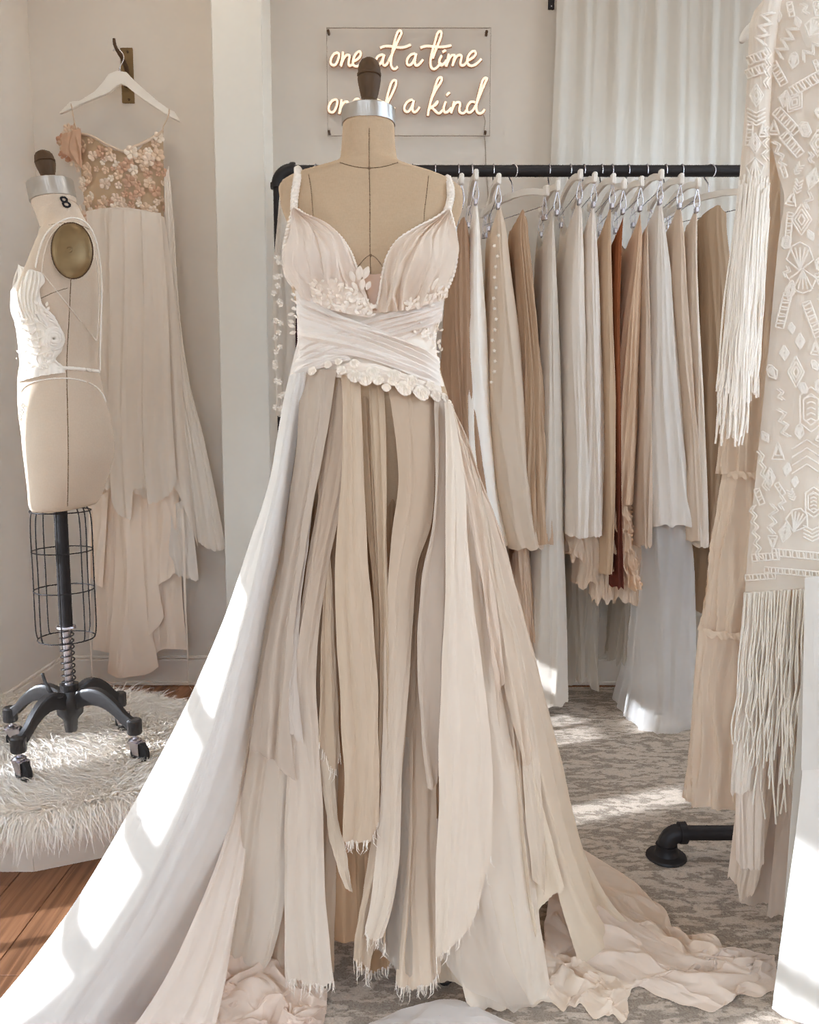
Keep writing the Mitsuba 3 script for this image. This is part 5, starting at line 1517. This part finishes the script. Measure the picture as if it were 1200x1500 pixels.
BL = [(-60, 1150), (0, 1128), (60, 1127), (190, 1128), (250, 1139), (290, 1149), (350, 1141), (420, 1134), (500, 1127), (600, 1117), (700, 1107), (800, 1096), (880, 1090)]
cloth('body', sheet(BL, [(-60, 1310), (880, 1420)], [(0, -40), (.1, -20), (.3, 70), (.5, 60), (1, -30)], [(0, 868), (.3, 862), (1, 850)], bdep, 90, 150, (5, 9), .006, 131, rag=0), GC, FG, 'cloth', seed=12, amt=.02)
cloth('body_back', sheet([(0, 1130), (300, 1142), (880, 1092)], [(0, 1310), (880, 1415)], [(0, -30), (1, -30)], [(0, 864), (1, 852)], lambda px, py: np.full(np.broadcast(px, py).shape, YG + .08), 30, 40, (5,), .006, 132), GC, FG, 'cloth', seed=13)
# sleeve: lace top, then long fringe
SL = [(-10, 1112), (20, 1104), (40, 1098), (100, 1096), (200, 1089), (280, 1082), (420, 1071)]
SR = [(-10, 1150), (60, 1140), (120, 1132), (200, 1128), (280, 1127), (330, 1127), (420, 1120)]
sdep = lambda o=0.0: (lambda px, py: YG - .02 - o - .045 * np.sqrt(np.clip(1 - ((px - (itp(SL, py) + itp(SR, py)) / 2) / ((itp(SR, py) - itp(SL, py)) / 2)) ** 2, 0, 1)))
cloth('sleeve', sheet(SL, SR, [(0, 16), (.4, -6), (1, -14)], [(0, 420), (1, 415)], sdep(), 60, 90, (5, 8), .004, 133, rag=0), GC, FG, 'cloth', seed=14, amt=.02)
cloth('sleeve_back', sheet(SL, SR, [(0, 16), (1, -14)], [(0, 420), (1, 415)], lambda px, py: np.full(np.broadcast(px, py).shape, YG - .018), 20, 30), GC, FG, 'cloth', seed=15)
rg = np.random.default_rng(51)


def strand(x0, y0, x1, y1, Y, r, sway, n=12):
    s_ = np.linspace(0, 1, n)
    ph, fr = rg.uniform(0, 6.28), rg.uniform(1.0, 2.4)
    x = x0 + (x1 - x0) * s_ + sway * s_ * np.sin(ph + fr * 6.28 * s_)
    y = y0 + (y1 - y0) * s_
    if rg.random() < .3:
        x[-2:] += rg.uniform(-5, 5) * np.array([.5, 1.0])
    return tube(P(x, y, Y + .006 * np.sin(ph + 5 * s_)), r, 5, cap=False)


ms = []
for k in range(120):
    f = rg.uniform(0, 1)
    y0 = rg.uniform(255, 330)
    x0 = itp(SL, y0) + (itp(SR, y0) - itp(SL, y0)) * f
    y1 = rg.uniform(560, 655) - 60 * (f > .75)
    x1 = np.interp(f, [0, 1], [1050, 1108]) + rg.uniform(-4, 4)
    ms.append(strand(x0, y0, x1, y1, YG - .055 - .028 * math.sin(math.pi * f) - rg.uniform(0, .012), .0022, 3.0, 14))
labels[obj('sleeve_fringe', join(ms), 'cloth', FG, True, color=C(238, 230, 218))] = {'kind': 'stuff', 'label': 'long knotted fringe of the sleeve'}
# lower fringe, two rows, knotted into a net at its top
ms = []
for k in range(70):
    x0 = 1092 + k * 4.4
    for row in range(3):
        yb = rg.uniform(1080, 1215) if row < 2 else rg.uniform(1010, 1130)
        ms.append(strand(x0 + rg.uniform(-1.5, 1.5), 862 - (x0 - 1092) * .06 + 6, x0 - 16 * (1 - (x0 - 1092) / 300) + rg.uniform(-9, 9), yb, float(bdep(np.array(x0), np.array(870.))) - .006 - .007 * row, .0021, 4.0, 16))
labels[obj('hem_fringe', join(ms), 'cloth', FG, True, color=C(236, 229, 217))] = {'kind': 'stuff', 'label': 'long knotted fringe along the hem'}
# under the fringe: blush chiffon layers
udep = lambda y0: round_depth(1040, 1420, y0 + .04, .06)
for L, R, top, hem, y0, c, s_ in [
    ([(900, 1098), (1100, 1086), (1300, 1064)], [(900, 1150), (1100, 1140), (1300, 1110)], [(0, 880), (1, 880)], [(0, 1282), (.3, 1300), (.6, 1318), (1, 1290)], YG + .03, C(222, 204, 186), 141),
    ([(900, 1140), (1100, 1140), (1345, 1122)], [(900, 1230), (1345, 1230)], [(0, 880), (1, 880)], [(0, 1345), (.5, 1338), (1, 1330)], YG + .04, C(212, 194, 178), 142),
    ([(900, 1096), (1100, 1082), (1330, 1082)], [(900, 1240), (1330, 1240)], [(0, 880), (1, 880)], [(0, 1318), (.2, 1328), (1, 1330)], YG + .055, C(204, 186, 170), 143),
    ([(900, 1095), (1150, 1078), (1270, 1078)], [(900, 1140), (1150, 1122), (1270, 1120)], [(0, 880), (1, 880)], [(0, 1262), (.5, 1272), (1, 1268)], YG + .0, C(230, 216, 202), 144),
    ([(900, 1095), (1100, 1074), (1165, 1070)], [(900, 1130), (1165, 1102)], [(0, 870), (1, 870)], [(0, 1165), (1, 1160)], YG - .012, C(234, 224, 212), 145),
    ([(1000, 1160), (1230, 1142)], [(1000, 1230), (1230, 1220)], [(0, 950), (1, 950)], [(0, 1100), (.5, 1225), (1, 1215)], YG + .01, C(226, 212, 198), 146)]:
    cloth('underlayer', sheet(L, R, top, hem, udep(y0), 40, 70, (4, 7), .010, s_, rag=4), c, FG, seed=s_)

# corded lace motifs laid on the gown
CORD = C(238, 231, 220)


def motif(kind, px, py, w, h, ang, depth, r=.0017, lift=.0045, parent=FG):
    segs = []
    def poly(p, closed=True):
        p = np.array(p, float)
        if closed:
            p = np.vstack([p, p[:1]])
        segs.append(p)
    if kind == 'diamond':
        for f in (1, .68, .36):
            poly([(0, h / 2 * f), (w / 2 * f, 0), (0, -h / 2 * f), (-w / 2 * f, 0)])
    elif kind == 'ladder':
        poly([(-w / 2, h / 2), (w / 2, h / 2), (w / 2, -h / 2), (-w / 2, -h / 2)])
        n = max(3, int(h / 5))
        for k in range(1, n):
            y = -h / 2 + h * k / n
            poly([(-w / 2, y), (w / 2, y + (h / n * .5 if k % 2 else 0))], False)
    elif kind == 'zigzag':
        n = max(3, int(h / 8))
        poly([((-1) ** k * w / 2, -h / 2 + h * k / n) for k in range(n + 1)], False)
        poly([((-1) ** k * w / 2 + 4, -h / 2 + h * k / n) for k in range(n + 1)], False)
    elif kind == 'chevron':
        for k in range(4):
            y = -h / 2 + h * k / 4
            poly([(-w / 2, y + h * .3), (0, y), (w / 2, y + h * .3)], False)
    elif kind == 'fan':
        poly([(-w / 2, -h * .1), (-w * .3, h * .35), (0, h / 2), (w * .3, h * .35), (w / 2, -h * .1), (0, -h / 2)])
        for a in (-.36, -.18, 0, .18, .36):
            poly([(0, -h / 2 + 2), (a * w, h * .32)], False)
    elif kind == 'shield':
        for f in (1, .7):
            poly([(-w / 2 * f, h * .32 * f), (0, h / 2 * f), (w / 2 * f, h * .32 * f), (w / 2 * f, -h * .3 * f), (0, -h / 2 * f), (-w / 2 * f, -h * .3 * f)])
        for k in range(5):
            y = -h * .25 + h * .5 * k / 4
            poly([(-w * .2, y), (0, y + h * .05), (w * .2, y)], False)
    elif kind == 'triangle':
        for f in (1, .55):
            poly([(-w / 2 * f, -h / 2 * f), (w / 2 * f, -h / 2 * f), (0, h / 2 * f)])
    c, s_ = math.cos(ang), math.sin(ang)
    ms_ = []
    for p in segs:
        q = np.vstack([a + (b - a) * t_ for a, b in zip(p[:-1], p[1:]) for t_ in np.linspace(0, 1, 3, endpoint=False)[:, None]] + [p[-1:]])
        x, y = px + q[:, 0] * c + q[:, 1] * s_, py - (q[:, 1] * c - q[:, 0] * s_)
        ms_.append(tube(P(x, y, depth(x, y) - lift), r, 5))
    return obj('lace_motif', join(ms_), 'cloth', parent, True, color=CORD)


MB = [('zigzag', 1150, 60, 14, 50, .5), ('diamond', 1164, 150, 26, 36, .6), ('ladder', 1182, 122, 14, 52, 1.05), ('ladder', 1152, 178, 15, 44, -.75), ('ladder', 1140, 108, 12, 36, -.5), ('zigzag', 1190, 70, 12, 44, .9), ('diamond', 1150, 145, 18, 26, .2), ('triangle', 1134, 186, 16, 22, 0), ('fan', 1192, 40, 26, 30, .5),
      ('ladder', 1160, 212, 14, 40, -.7), ('zigzag', 1140, 226, 8, 40, -.3), ('diamond', 1198, 210, 24, 40, 0), ('diamond', 1190, 262, 18, 34, .3), ('diamond', 1174, 322, 30, 46, 0), ('fan', 1172, 376, 40, 42, 0), ('triangle', 1160, 290, 16, 22, .2), ('ladder', 1156, 330, 8, 36, .1), ('fan', 1176, 412, 40, 36, 3.14), ('diamond', 1158, 425, 16, 30, .2),
      ('ladder', 1148, 455, 12, 52, .25), ('ladder', 1190, 468, 12, 54, -.35), ('diamond', 1172, 500, 14, 24, 0), ('diamond', 1166, 545, 24, 46, 0), ('shield', 1188, 600, 32, 66, 0), ('chevron', 1182, 668, 44, 48, 3.14), ('zigzag', 1146, 620, 10, 44, -.2), ('triangle', 1140, 660, 18, 26, 0), ('diamond', 1128, 700, 16, 30, 0),
      ('shield', 1192, 736, 24, 44, 0), ('fan', 1168, 762, 34, 36, .3), ('zigzag', 1130, 760, 10, 44, .1), ('diamond', 1150, 780, 18, 30, .2), ('chevron', 1190, 782, 26, 22, 0), ('ladder', 1166, 812, 10, 70, 1.66), ('ladder', 1122, 816, 10, 40, 1.5), ('ladder', 1160, 838, 8, 80, 1.66), ('ladder', 1114, 845, 8, 44, 1.5), ('triangle', 1132, 795, 14, 20, 3.14), ('zigzag', 1105, 780, 7, 80, -.12), ('zigzag', 1116, 690, 6, 60, -.15)]
KD = ['diamond', 'ladder', 'zigzag', 'triangle', 'fan', 'chevron', 'shield']
rm = np.random.default_rng(77)
got = [(m[1], m[2], max(m[3], m[4]) * .42) for m in MB]
for k in range(1500):
    y = rm.uniform(10, 850)
    x = rm.uniform(float(itp(BL, y)) + 8, 1222)
    r_ = rm.uniform(8, 13)
    if all((x - a) ** 2 + (y - b_) ** 2 > (r_ + c_ * .9) ** 2 for a, b_, c_ in got):
        got.append((x, y, r_))
        kd = KD[int(rm.integers(0, 7))]
        MB.append((kd, x, y, r_ * (1.2 if kd not in ('ladder', 'zigzag') else .7), r_ * 2.0, rm.uniform(-.6, .6)))
for kd, x, y, w, h, a in MB:
    motif(kd, x, y, w, h, a, bdep, lift=.011)
MS = [('zigzag', 1118, 40, 16, 50, .25), ('ladder', 1110, 84, 12, 30, 1.2), ('ladder', 1108, 104, 12, 30, 1.2), ('zigzag', 1122, 100, 6, 60, .05), ('diamond', 1108, 140, 20, 34, 0), ('chevron', 1108, 172, 26, 24, 0), ('diamond', 1106, 210, 18, 30, 0), ('triangle', 1118, 190, 12, 20, 0), ('zigzag', 1120, 210, 8, 50, .05), ('ladder', 1098, 196, 8, 34, .1), ('fan', 1106, 246, 26, 30, 3.14)]
for kd, x, y, w, h, a in MS:
    motif(kd, x, y, w, h, a, sdep(), lift=.009)

# the white dress at the near right corner
YW = 1.40
WD = thing('wedding_gown', 'plain white gown lit by the sun at the lower right corner', 'wedding gown')
wdep = round_depth(1120, 1420, YW + .1, .1)
cloth('tier', sheet([(820, 1180), (1130, 1174)], [(820, 1400), (1130, 1420)], [(0, 846), (.3, 835), (1, 780)], [(0, 1128), (1, 1128)], wdep, 50, 50, (4, 6), .008, 151, rag=1), C(214, 209, 201), WD, seed=1)
cloth('skirt', sheet([(1115, 1177), (1220, 1166), (1300, 1155), (1400, 1142), (1470, 1134), (1510, 1130)], [(1110, 1420), (1510, 1420)], [(0, 1118), (1, 1118)], [(0, 1496), (.4, 1512), (1, 1520)], round_depth(1120, 1420, YW + .1, .095), 70, 80, (4, 8), .012, 152, rag=1, post=low), C(220, 215, 207), WD, seed=2)
cloth('back', sheet([(860, 1184), (1500, 1136)], [(820, 1400), (1500, 1420)], [(0, 850), (1, 850)], [(0, 1420), (1, 1425)], lambda px, py: np.full(np.broadcast(px, py).shape, YW + .13), 20, 30), C(214, 209, 201), WD, seed=3)
# ---------------------------------------------------------------- neon sign, curtain
YS_ = YB - .03
t = thing('neon_sign', 'clear acrylic wall sign with warm script tube letters on the back wall', 'sign')
a0, a1 = P(478, 40, YS_), P(718, 199, YS_)
obj('panel', cbox(a0[0], a1[0], YS_, YS_ + .005, a1[2], a0[2], .001), 'acrylic', t)
for q in [(481, 46), (713, 47), (482, 193), (711, 194)]:
    s_ = lathe([(0, -.026), (.0055, -.026), (.0055, .006), (.0035, .009), (0, .009)], 16)
    s_.apply_transform(trimesh.transformations.rotation_matrix(math.pi / 2, [1, 0, 0]))
    s_.apply_translation(P(*q, YS_))
    obj('standoff', s_, 'turned_wood', t, 40)
plain('cable_sleeve', (172, 158, 142), 0.6)
scene['neon_glow'] = {'type': 'principled', 'base_color': L3(244, 226, 200), 'roughness': 0.5}
plain('neon_backing', (186, 140, 108), 0.6)
plain('acrylic_edge', (176, 164, 150), 0.35)
for e in ((a0[0], a1[0], a0[2] - .0025, a0[2]), (a0[0], a1[0], a1[2], a1[2] + .0025), (a0[0], a0[0] + .0025, a1[2], a0[2]), (a1[0] - .0025, a1[0], a1[2], a0[2])):
    obj('panel_edge', box(e[0], e[1], YS_ - .0005, YS_ + .0055, e[2], e[3]), 'acrylic_edge', t)
K = 280 / 1200
LET = [
    [('o', [(150, 244), (128, 252), (106, 288), (109, 318), (130, 323), (150, 292), (157, 258), (150, 244)]), ('n', [(182, 240), (176, 290), (168, 328), (180, 298), (203, 262), (222, 262), (218, 300), (222, 326), (240, 320)]), ('e', [(240, 302), (270, 288), (294, 256), (286, 238), (262, 254), (246, 295), (250, 324), (272, 330), (300, 308)])],
    [('a', [(434, 258), (408, 264), (386, 300), (392, 325), (412, 318), (434, 280), (442, 258), (432, 308), (444, 326), (466, 304)]), ('t', [(466, 300), (502, 228), (537, 150), (549, 117), (537, 106), (520, 128), (500, 202), (486, 278), (486, 330), (502, 348), (526, 334)]), ('t', [(414, 216), (450, 204), (500, 208), (550, 213), (582, 206), (609, 194)])],
    [('a', [(634, 250), (606, 260), (584, 296), (590, 322), (608, 320), (632, 282), (642, 252), (634, 302), (642, 326), (662, 316), (684, 288)])],
    [('t', [(745, 282), (775, 202), (799, 135), (796, 112), (782, 115), (764, 162), (744, 232), (731, 300), (736, 336), (752, 348), (776, 334), (796, 306)]), ('t', [(667, 216), (702, 204), (742, 206), (790, 209), (832, 206), (863, 198)]), ('i', [(802, 262), (786, 306), (796, 324), (816, 314), (832, 292)]), ('i', [(806, 242), (828, 229)]), ('m', [(846, 252), (836, 300), (829, 330), (842, 300), (866, 262), (881, 262), (878, 292), (870, 326), (880, 298), (906, 262), (926, 264), (920, 302), (924, 324), (942, 322), (960, 302)]), ('e', [(957, 297), (992, 280), (1016, 252), (1006, 235), (980, 250), (962, 290), (972, 322), (998, 326), (1026, 310), (1051, 284)])],
    [('o', [(140, 538), (116, 546), (93, 584), (98, 614), (120, 618), (140, 586), (147, 552), (140, 538)]), ('n', [(172, 540), (166, 590), (158, 628), (168, 598), (191, 556), (211, 556), (206, 596), (212, 620), (234, 602)]), ('e', [(234, 594), (264, 576), (285, 548), (273, 534), (250, 550), (236, 590), (242, 614), (264, 616), (288, 598)])],
    [('o', [(396, 540), (372, 550), (352, 590), (360, 618), (380, 616), (402, 584), (404, 548), (396, 540), (430, 556), (440, 560)]), ('f', [(442, 604), (482, 520), (515, 442), (512, 420), (498, 420), (480, 452), (460, 522), (440, 606), (428, 660), (436, 676), (450, 650), (452, 600), (480, 590), (511, 597)])],
    [('a', [(619, 540), (592, 550), (568, 586), (574, 613), (592, 614), (616, 578), (628, 544), (619, 594), (628, 619), (646, 610), (662, 586)])],
    [('k', [(714, 642), (730, 562), (768, 474), (800, 422), (800, 402), (784, 404), (760, 462), (735, 542), (714, 642)]), ('k', [(728, 596), (758, 572), (776, 552), (762, 574), (742, 584), (764, 614), (786, 626), (808, 604)]), ('i', [(828, 552), (814, 598), (822, 620), (844, 612), (860, 590)]), ('i', [(830, 514), (852, 494)]), ('n', [(878, 552), (870, 592), (860, 626), (870, 598), (896, 558), (916, 562), (912, 600), (920, 622), (940, 624), (960, 602)]), ('d', [(1012, 558), (986, 554), (960, 594), (968, 620), (990, 614), (1014, 578)]), ('d', [(1010, 592), (1046, 502), (1081, 422), (1085, 406), (1070, 405), (1046, 462), (1026, 540), (1020, 602), (1034, 626), (1055, 622), (1071, 600)])],
]
for word in LET:
    for ch, pts in word:
        q = smooth_path(np.array(pts, float), max(30, len(pts) * 8))
        w = P(460 + q[:, 0] * K, 20 + q[:, 1] * K, YS_ - .010)
        k = obj('letter', tube(w, .0050, 10), 'neon_glow', t, True, emitter={'type': 'area', 'radiance': {'type': 'rgb', 'value': NEON}})
        obj('letter_backing', tube(w + [0, .006, 0], .0074, 8), 'neon_backing', k, True)
obj('cable', tube(smooth_path([P(708, 168, YS_ - .004), P(711, 178, YS_ - .004), P(709.5, 190, YS_ - .004), P(711, 210, YB - .004), P(712, 245, YB - .004), P(715, 280, YB - .004), P(718, 420, YB - .004)], 50), .0022, 6), 'cable_sleeve', t, True)

# curtain: sheer ivory panel on a rod, in front of the back window
YCU = 3.36
cu = thing('curtain', 'sheer ivory curtain over the back window behind the rack', 'curtain')
L, R = [(-60, 817), (0, 816), (240, 806), (900, 790)], [(-60, 1330), (900, 1310)]
G = sheet(L, R, [(0, -80), (1, -80)], [(0, 900), (1, 900)], lambda px, py: np.full(np.broadcast(px, py).shape, YCU), 320, 40, (19, 30), .040, 161, grow=.8, sharp=.8, warp=.1, wander=.1)
scene['curtain_sheer'] = {'type': 'principledthin', 'base_color': L3(216, 211, 202), 'roughness': 0.9, 'diff_trans': 0.3, 'spec_trans': 0.0, 'eta': 1.15}
obj('panel', grid(G), 'curtain_sheer', cu, True)
rd = thing('curtain_rod', 'black curtain rod with its bracket above the sheer curtain', 'curtain rod')
zrod = P(810, -70, YCU)[2]
xrod = P(808, 0, YCU)[0]
obj('rod', trimesh.creation.cylinder(.012, segment=[[xrod - .05, YCU, zrod + .02], [2.2, YCU, zrod + .02]], sections=20), 'black_iron', rd, 40)
b0_, b1_ = P(804, -40, YB - .004), P(812, 14, YB - .004)
obj('bracket', join([cbox(b0_[0], b1_[0], YB - .006, YB, b1_[2], zrod + .04, .0015), cbox(b0_[0] + .004, b1_[0] - .004, YCU, YB - .005, zrod - .002, zrod + .012, .002)]), 'black_iron', rd)
s_ = trimesh.creation.icosphere(1, .004)
s_.apply_translation(P(808, 9, YB - .008))
obj('screw', s_, 'chrome', rd, True)
